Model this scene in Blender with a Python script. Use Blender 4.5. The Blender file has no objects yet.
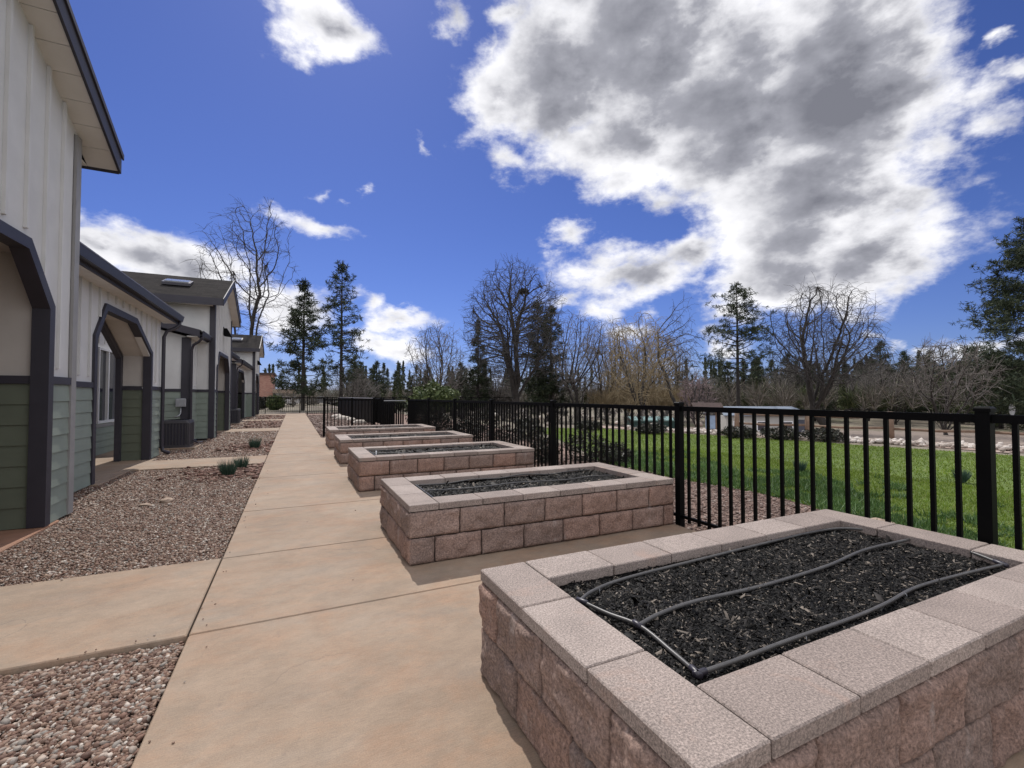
import bpy, math, random
import numpy as np
from mathutils import Vector, noise, Matrix
R = math.radians
scene = bpy.context.scene
COL = scene.collection
H = 1.5                                   # eye height
F, VX, HY = 457.0, 294.0, 396.0
YAW = math.atan((512-VX)/F); PITCH = math.atan((HY-384)/F)
random.seed(7)

# ------------------------------------------------------------------ mesh helpers
class MB:
    def __init__(s): s.v = []; s.f = []
    def add(s, vs, fs):
        n = len(s.v); s.v.extend([tuple(v) for v in vs]); s.f.extend([tuple(i+n for i in f) for f in fs]); return s
    def box(s, x0, x1, y0, y1, z0, z1):
        return s.add([(x0,y0,z0),(x1,y0,z0),(x1,y1,z0),(x0,y1,z0),(x0,y0,z1),(x1,y0,z1),(x1,y1,z1),(x0,y1,z1)],
                     [(0,3,2,1),(4,5,6,7),(0,1,5,4),(1,2,6,5),(2,3,7,6),(3,0,4,7)])
    def cbox(s, x0, x1, y0, y1, z0, z1, c=.006):
        # box with its upper and vertical edges eased
        def ring(i, z): return [(x0+i+c,y0+i,z),(x1-i-c,y0+i,z),(x1-i,y0+i+c,z),(x1-i,y1-i-c,z),(x1-i-c,y1-i,z),(x0+i+c,y1-i,z),(x0+i,y1-i-c,z),(x0+i,y0+i+c,z)]
        vs = ring(0,z0)+ring(0,z1-c)+ring(c,z1)
        fs = [tuple(range(7,-1,-1)), tuple(range(16,24))]
        for k in range(2):
            for i in range(8):
                j = (i+1)%8; fs.append((k*8+i,k*8+j,k*8+8+j,k*8+8+i))
        return s.add(vs, fs)
    def prism(s, pts, d):
        # extrude a planar polygon (3D points) by vector d
        n = len(pts); d = Vector(d)
        vs = [Vector(p) for p in pts]+[Vector(p)+d for p in pts]
        fs = [tuple(range(n-1,-1,-1)), tuple(range(n,2*n))]+[(i,(i+1)%n,n+(i+1)%n,n+i) for i in range(n)]
        return s.add(vs, fs)
    def tube(s, pts, rad, n=8, caps=True):
        pts = [Vector(p) for p in pts]
        if not hasattr(rad,'__len__'): rad = [rad]*len(pts)
        rings = []; up = None
        for i,p in enumerate(pts):
            t = (pts[min(i+1,len(pts)-1)]-pts[max(i-1,0)]).normalized()
            if up is None:
                up = Vector((0,0,1)) if abs(t.z)<.9 else Vector((1,0,0))
            a = t.cross(up)
            if a.length<1e-4: a = t.cross(Vector((0,1,0)))
            a.normalize(); b = t.cross(a); up = -b if False else up
            rings.append([p+(a*math.cos(2*math.pi*k/n)+b*math.sin(2*math.pi*k/n))*rad[i] for k in range(n)])
        vs = [v for r in rings for v in r]; fs = []
        for i in range(len(rings)-1):
            for k in range(n):
                l = (k+1)%n; fs.append((i*n+k,i*n+l,(i+1)*n+l,(i+1)*n+k))
        if caps: fs += [tuple(range(n-1,-1,-1)), tuple(range((len(rings)-1)*n,len(rings)*n))]
        return s.add(vs, fs)
    def build(s, name, m, parent=None, smooth=False, loc=None):
        me = bpy.data.meshes.new(name); me.from_pydata(s.v, [], s.f); me.validate()
        if m: me.materials.append(m)
        if smooth: me.polygons.foreach_set('use_smooth', [True]*len(me.polygons))
        import bmesh
        b = bmesh.new(); b.from_mesh(me); bmesh.ops.recalc_face_normals(b, faces=b.faces); b.to_mesh(me); b.free()
        o = bpy.data.objects.new(name, me); COL.objects.link(o)
        if parent: o.parent = parent
        if loc: o.location = loc
        return o

def fastmesh(name, V, Fc, m, smooth=False, parent=None):
    V = np.asarray(V, dtype=np.float32).reshape(-1,3); Fc = np.asarray(Fc, dtype=np.int32)
    k = Fc.shape[1]; me = bpy.data.meshes.new(name)
    me.vertices.add(len(V)); me.vertices.foreach_set('co', V.ravel())
    me.loops.add(Fc.size); me.loops.foreach_set('vertex_index', Fc.ravel())
    me.polygons.add(len(Fc)); me.polygons.foreach_set('loop_start', np.arange(0,Fc.size,k,dtype=np.int32))
    me.polygons.foreach_set('loop_total', np.full(len(Fc),k,dtype=np.int32))
    if smooth: me.polygons.foreach_set('use_smooth', np.ones(len(Fc),dtype=bool))
    me.materials.append(m); me.update(); me.validate()
    o = bpy.data.objects.new(name, me); COL.objects.link(o)
    if parent: o.parent = parent
    return o
def tag(o, label=None, cat=None, group=None, kind=None):
    if label: o['label'] = label
    if cat: o['category'] = cat
    if group: o['group'] = group
    if kind: o['kind'] = kind
    return o
def empty(name, loc, label=None, cat=None, group=None):
    o = bpy.data.objects.new(name, None); COL.objects.link(o); o.location = loc; o.empty_display_size = .2
    return tag(o, label, cat, group)
def shift(o, root):
    # geometry was written in world coordinates: keep it there under a root that is off the origin
    o.parent = root; o.location = -root.location; return o
def copy_thing(o, loc, rz=0, sc=1, label=None):
    c = o.copy(); COL.objects.link(c); c.location = (loc[0],loc[1],gz(loc[0],loc[1])+.02); c.rotation_euler = (0,0,rz); c.scale = (sc,sc,sc)
    if label: c['label'] = label
    for ch in o.children:
        d = ch.copy(); COL.objects.link(d); d.parent = c
        for g in ch.children:
            e = g.copy(); COL.objects.link(e); e.parent = d
    return c
def gz(x, y):
    # the ground falls away beyond the far edge of the lawn
    t = min(1,max(0,(x+.45*y-22.6)/13)); k = min(1,max(0,(x-5)/8)); t=t*t*(3-2*t); k=k*k*(3-2*k)
    return -.075-1.7*t*k
def spot(u, D):
    # ground position at horizontal bearing of picture column u and forward distance D
    x = (u-512)/F*D
    return (x*math.cos(YAW)+D*math.sin(YAW), -x*math.sin(YAW)+D*math.cos(YAW))

# ------------------------------------------------------------------ materials
class NT:
    def __init__(s, name):
        s.m = bpy.data.materials.new(name); s.m.use_nodes = True; s.t = s.m.node_tree; s.n = s.t.nodes
        s.b = s.n['Principled BSDF']; s.tc = s.n.new('ShaderNodeTexCoord')
    def new(s, t, **k):
        n = s.n.new(t)
        for a,b in k.items(): setattr(n,a,b)
        return n
    def lk(s, a, b): s.t.links.new(a,b)
    def vec(s, scale=(1,1,1), rot=(0,0,0), coord='Object'):
        mp = s.new('ShaderNodeMapping'); mp.inputs['Scale'].default_value = scale; mp.inputs['Rotation'].default_value = rot
        if coord == 'World':
            g = s.new('ShaderNodeNewGeometry'); s.lk(g.outputs['Position'], mp.inputs[0])
        else: s.lk(s.tc.outputs[coord], mp.inputs[0])
        return mp.outputs[0]
    def noise(s, v, scale, detail=4, rough=.55, dist=0):
        n = s.new('ShaderNodeTexNoise'); n.inputs['Scale'].default_value = scale; n.inputs['Detail'].default_value = detail
        n.inputs['Roughness'].default_value = rough; n.inputs['Distortion'].default_value = dist
        s.lk(v, n.inputs['Vector']); return n.outputs['Fac']
    def ramp(s, fac, stops, interp='LINEAR'):
        r = s.new('ShaderNodeValToRGB'); e = r.color_ramp.elements; r.color_ramp.interpolation = interp
        while len(e) < len(stops): e.new(.5)
        for el,(p,c) in zip(e,stops):
            el.position = p; el.color = (*c,1) if hasattr(c,'__len__') else (c,c,c,1)
        s.lk(fac, r.inputs[0]); return r.outputs[0]
    def mix(s, fac, a, b, mode='MIX'):
        n = s.new('ShaderNodeMix', data_type='RGBA', blend_type=mode)
        for i,x in ((0,fac),(6,a),(7,b)):
            if hasattr(x,'is_linked'): s.lk(x, n.inputs[i])
            elif hasattr(x,'__len__'): n.inputs[i].default_value = (*x,1)
            else: n.inputs[i].default_value = x
        return n.outputs[2]
    def math(s, op, a, b=0, c=0):
        n = s.new('ShaderNodeMath', operation=op)
        for i,x in enumerate((a,b,c)):
            if hasattr(x,'is_linked'): s.lk(x, n.inputs[i])
            else: n.inputs[i].default_value = x
        return n.outputs[0]
    def bump(s, h, strength=.5, dist=.01, prev=None):
        b = s.new('ShaderNodeBump'); b.inputs['Strength'].default_value = strength; b.inputs['Distance'].default_value = dist
        s.lk(h, b.inputs['Height'])
        if prev: s.lk(prev, b.inputs['Normal'])
        s.lk(b.outputs[0], s.b.inputs['Normal']); return b.outputs[0]
    def color(s, c):
        if hasattr(c,'is_linked'): s.lk(c, s.b.inputs['Base Color'])
        else: s.b.inputs['Base Color'].default_value = (*c,1)
    def rough(s, r): s.b.inputs['Roughness'].default_value = r

def plain(name, c, rough=.6, var=.12, scale=6, bump=.15, bscale=60, metal=0, coord='World', spec=.5):
    t = NT(name); v = t.vec(coord=coord)
    n = t.noise(v, scale, 5)
    lo = tuple(x*(1-var) for x in c); hi = tuple(min(1,x*(1+var)) for x in c)
    t.color(t.ramp(n, [(.3,lo),(.7,hi)])); t.rough(rough); t.b.inputs['Metallic'].default_value = metal
    t.b.inputs['Specular IOR Level'].default_value = spec
    if bump: t.bump(t.noise(v, bscale, 3), bump, .004)
    return t.m

def mat_concrete(name, tint=(1,1,1)):
    t = NT(name); w = t.vec(coord='World')
    def k(c): return tuple(a*b for a,b in zip(c,tint))
    base = t.ramp(t.noise(w, .9, 6, .6, .4), [(.25,k((.235,.172,.12))),(.5,k((.285,.213,.153))),(.75,k((.325,.252,.187)))])
    stain = t.ramp(t.noise(t.vec((.9,1.25,1),(0,0,.3),'World'), 1.6, 11, .78, .2), [(.46,0.),(.64,1.)])
    c = t.mix(t.math('MULTIPLY',stain,.42), base, k((.33,.18,.10)))
    grey = t.ramp(t.noise(t.vec((.8,1.4,1),coord='World'), 1.3, 10, .75, .2), [(.5,0.),(.72,1.)])
    c = t.mix(t.math('MULTIPLY',grey,.6), c, k((.235,.20,.165)))
    broom = t.noise(t.vec((3,55,1),coord='World'), 5, 3, .7)
    c = t.mix(.32, c, t.ramp(broom, [(.25,.22),(.75,.78)]), 'OVERLAY')
    spk = t.noise(w, 160, 2, .6)
    c = t.mix(.25, c, t.ramp(spk, [(.3,.25),(.7,.75)]), 'OVERLAY')
    blot = t.ramp(t.noise(t.vec((1,1.5,1),(0,0,-.12),'World'), 3.6, 11, .78, .15), [(.3,.32),(.5,.5),(.7,.68)]); c = t.mix(.5, c, blot, 'OVERLAY')
    vo = t.new('ShaderNodeTexVoronoi'); vo.feature = 'DISTANCE_TO_EDGE'; vo.inputs['Scale'].default_value = .55
    wob = t.new('ShaderNodeTexNoise'); wob.inputs['Scale'].default_value = 2.2; wob.inputs['Detail'].default_value = 6; t.lk(w, wob.inputs['Vector'])
    va = t.new('ShaderNodeVectorMath', operation='MULTIPLY_ADD'); t.lk(wob.outputs['Color'], va.inputs[0]); va.inputs[1].default_value = (.7,.7,0); t.lk(w, va.inputs[2]); t.lk(va.outputs[0], vo.inputs['Vector'])
    crk = t.ramp(vo.outputs['Distance'], [(0,1.),(.0035,0.)]); msk = t.ramp(t.noise(w, .6, 2), [(.50,0.),(.58,1.)])
    c = t.mix(t.math('MULTIPLY', t.math('MULTIPLY',crk,msk), .45), c, k((.13,.10,.08)))
    dirt = t.ramp(t.noise(w, 7, 6, .75, 1.5), [(.60,0.),(.72,1.)])
    c = t.mix(t.math('MULTIPLY',dirt,.45), c, k((.17,.13,.105)))
    t.color(c); t.rough(.85)
    p = t.bump(broom, .25, .003); t.bump(spk, .3, .002, p)
    return t.m
M = {}
M['concrete'] = mat_concrete('concrete')
M['concrete_red'] = mat_concrete('red_concrete', (1.0,.72,.62))

def mat_block(name, base, white=True):
    t = NT(name); w = t.vec(coord='World')
    g = t.new('ShaderNodeNewGeometry').outputs['Random Per Island']
    c1 = t.ramp(g, [(0,tuple(x*.86 for x in base)),(.35,base),(.7,(base[0]*1.1,base[1]*.98,base[2]*.92)),(1,tuple(x*1.12 for x in base))])
    n = t.noise(w, 75, 4, .75); c = t.mix(.75, c1, t.ramp(n, [(.3,.12),(.5,.5),(.68,.9)]), 'OVERLAY')
    bl = t.ramp(t.noise(w, 5, 5, .65), [(.3,.34),(.7,.66)]); c = t.mix(.7, c, bl, 'OVERLAY')
    if white:
        ef = t.ramp(t.noise(t.vec((1,1,.25),coord='World'), 7, 5, .7), [(.60,0.),(.72,1.)])
        c = t.mix(t.math('MULTIPLY',ef,.45), c, (.50,.46,.44))
    t.color(c); t.rough(.95)
    p = t.bump(n, 1.0, .008); t.bump(t.noise(w, 26, 6, .75), 1.0, .016, p)
    return t.m
M['block'] = mat_block('split_face_block', (.285,.205,.172))
def mat_cap():
    t = NT('cap_stone'); w = t.vec(coord='World')
    g = t.new('ShaderNodeNewGeometry').outputs['Random Per Island']
    c1 = t.ramp(g, [(0,(.225,.182,.16)),(.5,(.262,.214,.188)),(1,(.305,.253,.224))])
    n = t.noise(w, 130, 3, .8); c = t.mix(.8, c1, t.ramp(n, [(.32,.16),(.5,.5),(.64,.86)]), 'OVERLAY')
    bl = t.ramp(t.noise(w, 4, 5, .6), [(.3,.4),(.7,.62)]); c = t.mix(.6, c, bl, 'OVERLAY')
    st = t.ramp(t.noise(w, 2.3, 6, .7, .7), [(.58,0.),(.72,1.)]); c = t.mix(t.math('MULTIPLY',st,.35), c, (.40,.24,.17))
    t.color(c); t.rough(.88); t.bump(n, .55, .003); return t.m
M['cap'] = mat_cap()
M['mortar'] = plain('mortar', (.035,.024,.02), .95, .3, 20, .4)

def mat_island(name, stops, rough=.8, spec=.4, nscale=30):
    t = NT(name); g = t.new('ShaderNodeNewGeometry').outputs['Random Per Island']
    c = t.ramp(g, stops); n = t.noise(t.vec(coord='World'), nscale, 3, .6)
    c = t.mix(.5, c, t.ramp(n, [(.3,.3),(.7,.7)]), 'OVERLAY')
    t.color(c); t.rough(rough); t.b.inputs['Specular IOR Level'].default_value = spec
    return t.m
def mat_leaf(name, stops, tr=.45):
    t = NT(name); g = t.new('ShaderNodeNewGeometry').outputs['Random Per Island']; c = t.ramp(g, stops)
    pt = t.ramp(t.noise(t.vec(coord='World'), .7, 4, .6), [(.3,.38),(.5,.5),(.7,.66)]); c = t.mix(.9, c, pt, 'OVERLAY')
    d = t.new('ShaderNodeBsdfDiffuse'); r = t.new('ShaderNodeBsdfTranslucent'); m = t.new('ShaderNodeMixShader'); m.inputs[0].default_value = tr
    t.lk(c, d.inputs[0]); t.lk(c, r.inputs[0]); t.lk(d.outputs[0], m.inputs[1]); t.lk(r.outputs[0], m.inputs[2])
    t.lk(m.outputs[0], t.n['Material Output'].inputs[0]); return t.m
M['pebble'] = mat_island('pebble', [(0,(.09,.05,.036)),(.2,(.185,.105,.075)),(.4,(.25,.165,.118)),(.55,(.13,.078,.06)),(.7,(.30,.205,.15)),(.84,(.23,.21,.185)),(.93,(.40,.32,.26)),(1,(.55,.50,.44))], .75)
M['red_bark'] = mat_island('red_rock', [(0,(.07,.035,.028)),(.4,(.17,.085,.062)),(.7,(.22,.13,.1)),(1,(.34,.25,.2))], .85)
M['mulch'] = mat_island('mulch', [(0,(.001,.001,.001)),(.55,(.003,.0027,.0026)),(.80,(.009,.008,.0075)),(.92,(.05,.045,.042)),(.972,(.20,.17,.14))], .6, .16)
M['pale_rock'] = mat_island('pale_rock', [(0,(.22,.18,.15)),(.5,(.42,.36,.31)),(1,(.62,.57,.52))], .85)
M['grass'] = mat_leaf('grass', [(0,(.085,.13,.02)),(.35,(.13,.20,.028)),(.7,(.18,.25,.04)),(.93,(.25,.29,.085)),(1,(.33,.33,.17))])
M['clover'] = mat_leaf('clover', [(0,(.045,.085,.03)),(.4,(.075,.14,.045)),(.8,(.12,.19,.07)),(1,(.26,.34,.21))])
M['scrub_mix'] = mat_island('scrub_twigs', [(0,(.06,.052,.047)),(.3,(.13,.115,.10)),(.6,(.20,.175,.155)),(.8,(.12,.12,.075)),(1,(.33,.29,.26))], .9, .1, 1)
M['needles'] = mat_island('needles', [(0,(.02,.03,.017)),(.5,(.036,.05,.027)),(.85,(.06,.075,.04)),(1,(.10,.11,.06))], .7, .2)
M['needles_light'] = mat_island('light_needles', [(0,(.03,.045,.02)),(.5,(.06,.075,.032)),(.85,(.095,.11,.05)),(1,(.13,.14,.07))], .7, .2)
M['needles_far'] = mat_island('far_needles', [(0,(.04,.05,.036)),(.5,(.07,.085,.06)),(1,(.12,.13,.095))], .8, .1)  # paler grey-green, distance haze put into the needle colour
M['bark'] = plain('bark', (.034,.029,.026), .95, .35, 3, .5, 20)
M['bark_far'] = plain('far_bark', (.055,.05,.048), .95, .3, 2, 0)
M['bark_light'] = plain('light_bark', (.15,.133,.122), .95, .3, 2, 0)
M['bark_gold'] = plain('golden_twigs', (.27,.215,.13), .9, .3, 1, 0)
M['bark_pink'] = plain('pink_blossom_twigs', (.24,.18,.18), .9, .3, 1, 0)
M['bark_grey'] = plain('grey_twigs', (.16,.15,.138), .95, .35, .5, 0)
M['shrub_leaf'] = mat_island('shrub_leaf', [(0,(.012,.014,.01)),(.6,(.03,.032,.02)),(.9,(.055,.05,.035)),(1,(.11,.08,.06))], .6)
M['shrub_green'] = mat_island('green_shrub_leaf', [(0,(.03,.05,.015)),(.5,(.07,.10,.03)),(1,(.14,.17,.06))], .6)
M['tuft'] = mat_island('blue_green_tuft', [(0,(.03,.06,.045)),(.5,(.05,.10,.07)),(1,(.10,.16,.11))], .6)
M['black'] = plain('black_powder_coat', (.002,.002,.0022), .55, .1, 30, .1, 250, 0, spec=.10)
M['poly'] = plain('poly_pipe', (.075,.072,.07), .4, .2, 20, .08, 120)
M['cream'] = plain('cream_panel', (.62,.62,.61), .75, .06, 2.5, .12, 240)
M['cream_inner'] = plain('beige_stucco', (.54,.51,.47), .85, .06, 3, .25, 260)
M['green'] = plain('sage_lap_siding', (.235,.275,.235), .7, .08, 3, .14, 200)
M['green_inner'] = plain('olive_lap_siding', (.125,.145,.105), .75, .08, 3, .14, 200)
M['trim'] = plain('charcoal_trim', (.036,.034,.045), .55, .1, 4, .25, 180)
M['gutter'] = plain('dark_gutter', (.03,.027,.038), .4, .1, 4, .05, 40)
M['gutter_edge'] = plain('gutter_face', (.15,.145,.15), .45, .1, 4, .05, 40)
M['soffit'] = plain('white_soffit', (.66,.65,.62), .7, .05, 3, .05, 80)
M['frame'] = plain('white_vinyl', (.75,.76,.78), .4, .04, 4, 0)
M['steel'] = plain('galvanised_steel', (.35,.36,.38), .45, .12, 8, .1, 60, .5)
M['ac'] = plain('grey_painted_steel', (.05,.047,.055), .5, .1, 8, .05, 60)
M['ac_dark'] = plain('condenser_fins', (.035,.033,.05), .55, .2, 30, .2, 120)
def mat_shingle():
    t = NT('asphalt_shingle'); b = t.new('ShaderNodeTexBrick'); b.inputs['Scale'].default_value = 1
    b.inputs['Brick Width'].default_value = .33; b.inputs['Row Height'].default_value = .14; b.inputs['Mortar Size'].default_value = .006
    b.inputs['Color1'].default_value = (.014,.0125,.0125,1); b.inputs['Color2'].default_value = (.028,.025,.024,1); b.inputs['Mortar'].default_value = (.03,.027,.026,1)
    t.lk(t.vec(coord='World'), b.inputs['Vector'])
    n = t.noise(t.vec(coord='World'), 90, 3, .7)
    t.color(t.mix(.6, b.outputs[0], t.ramp(n,[(.3,.2),(.7,.8)]), 'OVERLAY')); t.rough(1); t.b.inputs['Specular IOR Level'].default_value=.08; t.bump(n,.5,.004); return t.m
M['shingle'] = mat_shingle()
def mat_brick():
    t = NT('red_brick'); b = t.new('ShaderNodeTexBrick'); b.inputs['Scale'].default_value = 1
    b.inputs['Brick Width'].default_value = .25; b.inputs['Row Height'].default_value = .09; b.inputs['Mortar Size'].default_value = .008
    b.inputs['Color1'].default_value = (.36,.15,.11,1); b.inputs['Color2'].default_value = (.45,.23,.17,1); b.inputs['Mortar'].default_value = (.4,.34,.3,1)
    t.lk(t.vec((1,1,1),(R(90),0,0),'World'), b.inputs['Vector']); t.color(b.outputs[0]); t.rough(.9); return t.m
M['brick'] = mat_brick()
def mat_glass():
    t = NT('window_glass'); t.color((.012,.014,.03)); t.rough(.06); t.b.inputs['Specular IOR Level'].default_value = .8
    t.bump(t.noise(t.vec(coord='World'), 1.5, 2), .05, .02); return t.m
M['glass'] = mat_glass()
M['wood'] = plain('weathered_wood', (.20,.135,.095), .85, .25, 6, .3, 60)
M['brown_roof'] = plain('brown_roof', (.075,.05,.045), .85, .2, 4, .1, 60)
M['bluish_roof'] = plain('pale_metal_roof', (.20,.235,.29), .45, .08, 1, 0)
M['offwhite'] = plain('off_white_wall', (.42,.41,.39), .8, .1, 1, 0)
M['tealish'] = plain('teal_box', (.012,.045,.045), .5, .15, 2, .1, 30)
M['teal_lid'] = plain('pale_teal_lid', (.16,.26,.25), .5, .1, 2, 0)
M['sign_blue'] = plain('pale_blue_board', (.30,.40,.56), .6, .12, 5, 0)
M['car_white'] = plain('white_car_paint', (.72,.73,.75), .25, .03, 1, 0)
M['car_blue'] = plain('blue_car_paint', (.05,.055,.08), .25, .05, 1, 0)
M['car_grey'] = plain('silver_car_paint', (.30,.31,.33), .3, .05, 1, 0, .4)
M['tyre'] = plain('tyre', (.015,.015,.016), .8, .2, 5, 0)
M['asphalt'] = plain('asphalt', (.225,.18,.15), .9, .15, .4, .3, 60)
M['yellow'] = plain('yellow_flowers', (.45,.38,.03), .6, .2, 30, 0)
M['boulder'] = plain('tan_boulder', (.33,.25,.19), .9, .3, 9, .6, 30)

def mat_ground(name, stops, big=.35, fine=18, bump=.6):
    t = NT(name); w = t.vec(coord='World')
    c = t.ramp(t.noise(w, big, 7, .65, .4), stops)
    c = t.mix(.7, c, t.ramp(t.noise(w, fine, 5, .75), [(.3,.2),(.7,.8)]), 'OVERLAY')
    t.color(c); t.rough(.95); t.bump(t.noise(w, fine, 5, .75), bump, .03); return t.m
M['field'] = mat_ground('dry_ground', [(.3,(.13,.11,.075)),(.5,(.20,.17,.13)),(.7,(.15,.15,.08))], .18, 6)
M['lawn'] = mat_ground('lawn_soil', [(.3,(.065,.10,.018)),(.6,(.10,.15,.025)),(.8,(.15,.17,.05))], .5, 14)
M['gravel_bed'] = mat_ground('gravel_bed', [(.3,(.12,.085,.07)),(.5,(.17,.125,.105)),(.7,(.21,.165,.14))], 1.5, 40, .9)
M['dirt'] = mat_ground('tan_dirt', [(.3,(.20,.14,.11)),(.5,(.30,.22,.18)),(.7,(.38,.30,.25))], .8, 12, .6)
M['bark_bed'] = mat_ground('reddish_bed', [(.3,(.13,.08,.06)),(.5,(.22,.145,.115)),(.7,(.28,.2,.165))], 2.5, 30, .9)

# ------------------------------------------------------------------ ground sheets
def sheet(name, pts, z, m):
    mb = MB(); mb.add([(x,y,z) for x,y in pts], [tuple(range(len(pts)))])
    return tag(mb.build(name, m), kind='structure')
def drape(name, pts, off, m, cell=.5):
    xs=[p[0] for p in pts]; ys_=[p[1] for p in pts]; nx=int((max(xs)-min(xs))/cell)+1; ny=int((max(ys_)-min(ys_))/cell)+1
    C=np.array([(min(xs)+(i+.5)*cell,min(ys_)+(j+.5)*cell) for i in range(nx) for j in range(ny)]); C=C[inpoly(C,pts)]
    idx={};V=[];Fc=[]
    for cx,cy in C:
        q=[]
        for dx,dy in ((-.5,-.5),(.5,-.5),(.5,.5),(-.5,.5)):
            k=(round((cx+dx*cell)/cell*2),round((cy+dy*cell)/cell*2))
            if k not in idx: idx[k]=len(V); x=cx+dx*cell; y=cy+dy*cell; V.append((x,y,gz(x,y)+off))
            q.append(idx[k])
        Fc.append(q)
    return tag(fastmesh(name,V,Fc,m,True),kind='structure')
def inpoly(xy, poly):
    x,y = xy[:,0],xy[:,1]; r = np.zeros(len(xy),bool); j = len(poly)-1
    for i in range(len(poly)):
        xi,yi = poly[i]; xj,yj = poly[j]
        c = ((yi>y)!=(yj>y)) & (x < (xj-xi)*(y-yi)/(yj-yi+1e-12)+xi); r ^= c; j = i
    return r
ax=sorted(set([-900,-400,-150,-60,-20,0]+list(range(5,60,1))+list(range(60,130,10))+[150,250,400,900])); ay=sorted(set([-400,-150,-60,-30]+list(range(-20,70,2))+list(range(70,160,10))+[200,300,600,1200]))
_V=[(x,y,gz(x,y)) for x in ax for y in ay]; _n=len(ay)
_F=[(i*_n+j,(i+1)*_n+j,(i+1)*_n+j+1,i*_n+j+1) for i in range(len(ax)-1) for j in range(_n-1)]
tag(fastmesh('ground',_V,_F,M['field'],True),kind='structure')
sheet('gravel_bed', [(-9,-6),(-.58,-6),(-.58,46),(-9,46)], -.062, M['gravel_bed'])
sheet('planting_bed', [(4.05,-4),(7.6,-4),(7.1,3.3),(6.5,6.5),(6.5,9),(8.0,13),(9.5,24),(8,46),(.9,46),(.9,17.9),(4.05,17.9)], -.060, M['bark_bed'])
sheet('lawn', [(4.6,1.0),(4.6,-4),(22,-4),(20,2.0),(17,5.0),(16,9),(15.4,12),(14.2,14.5),(13.2,18.2),(10.5,19.5),(8.9,15),(7.5,11),(6.5,9),(6.5,6.5),(6.75,4.9),(6.6,4.0),(5.9,3.3),(5.0,2.6)], -.052, M['lawn'])
# path and plaza: individual slabs with sawn joints
mb = MB(); rj = random.Random(3)
ys = [-3.0,-1.0,.8,3.5,5.0,6.88,9.55,11.7,13.2,15.0,17.95]
for a,b in zip(ys[:-1],ys[1:]):
    mb.cbox(-.58,4.05,a+.006,b-.006,-.30,0-.0015*rj.random(),.007)
yy = 17.95
while yy < 44:
    nx = yy+1.5; mb.cbox(-.58,.9,yy+.006,nx-.006,-.3,-.001*rj.random(),.007); yy = nx
tag(mb.build('path', M['concrete']), kind='structure')
mb = MB()
for a,b,x0 in ((3.5,5.03,-3.0),(11.7,13.2,-3.1),(22.4,24.3,-3.0),(31.8,33.4,-3.2),(40.6,43.0,-3.2)):
    mb.cbox(x0,-.592,a+.006,b-.006,-.3,-.002,.007)
tag(mb.build('side_path', M['concrete']), kind='structure')
mb = MB(); mb.cbox(-6.5,-3.12,7.96,20,-.3,-.004,.008); mb.cbox(-3.12,-2.98,10.05,13.7,-.3,-.004,.008)
tag(mb.build('patio', M['concrete']), kind='structure')
mb = MB(); mb.cbox(-6.0,-2.56,3.2,7.45,-.3,-.006,.012)
tag(mb.build('porch_floor', M['concrete_red']), kind='structure')
# paved parking lot, dirt verge and road beyond the lawn
def band(name, pts, z, m): return drape(name, pts, z, m)
band('dirt_verge', [(18.3,2.2),(28,-4),(32,8),(22,17),(15,22),(13.6,18.5),(15.6,13.2),(17.4,9)], .020, M['dirt'])
band('road', [(29,-8),(60,-30),(75,0),(44,28),(26,48),(18,60),(8,75),(0,72),(10,52),(20,30),(25,19),(31,6)], .030, M['asphalt'])
band('far_lawn', [(23,-6),(27,-9),(29.5,2),(27,9),(23.6,12),(24.6,5)], .040, M['lawn'])

# ------------------------------------------------------------------ stones, chips, grass
rng = np.random.default_rng(5)
phi = (1+5**.5)/2
ICO = np.array([(-1,phi,0),(1,phi,0),(-1,-phi,0),(1,-phi,0),(0,-1,phi),(0,1,phi),(0,-1,-phi),(0,1,-phi),(phi,0,-1),(phi,0,1),(-phi,0,-1),(-phi,0,1)])/math.sqrt(1+phi*phi)
ICF = np.array([(0,11,5),(0,5,1),(0,1,7),(0,7,10),(0,10,11),(1,5,9),(5,11,4),(11,10,2),(10,7,6),(7,1,8),(3,9,4),(3,4,2),(3,2,6),(3,6,8),(3,8,9),(4,9,5),(2,4,11),(6,2,10),(8,6,7),(9,8,1)])
def rotz(P, a):
    c,s = np.cos(a)[:,None],np.sin(a)[:,None]
    return np.stack([P[...,0]*c-P[...,1]*s, P[...,0]*s+P[...,1]*c, P[...,2]],-1)
def rotx(P, a):
    c,s = np.cos(a)[:,None],np.sin(a)[:,None]
    return np.stack([P[...,0], P[...,1]*c-P[...,2]*s, P[...,1]*s+P[...,2]*c],-1)
OCT = np.array([(1,0,0),(-1,0,0),(0,1,0),(0,-1,0),(0,0,1),(0,0,-1)],float)
OCF = np.array([(0,2,4),(2,1,4),(1,3,4),(3,0,4),(2,0,5),(1,2,5),(3,1,5),(0,3,5)])
def stones(xy, size, z, flat=.55, var=.35, low=False):
    base,bf = (OCT,OCF) if low else (ICO,ICF); nv = len(base)
    n = len(xy); P = np.repeat(base[None],n,0)*(1+rng.normal(0,.16,(n,nv,1)))
    s = size*np.exp(rng.normal(0,var,n)); s = np.minimum(s, size*2.2)
    P = P*np.stack([s*rng.uniform(.8,1.35,n),s*rng.uniform(.6,1,n),s*flat*rng.uniform(.7,1.2,n)],-1)[:,None,:]
    P = rotx(P, rng.normal(0,.45,n)); P = rotz(P, rng.uniform(0,6.28,n))
    P[...,0] += xy[:,0:1]; P[...,1] += xy[:,1:2]; P[...,2] += (z+rng.uniform(-.2,.55,n)*s)[:,None]
    Fc = bf[None]+nv*np.arange(n)[:,None,None]
    return P.reshape(-1,3), Fc.reshape(-1,3)
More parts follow.
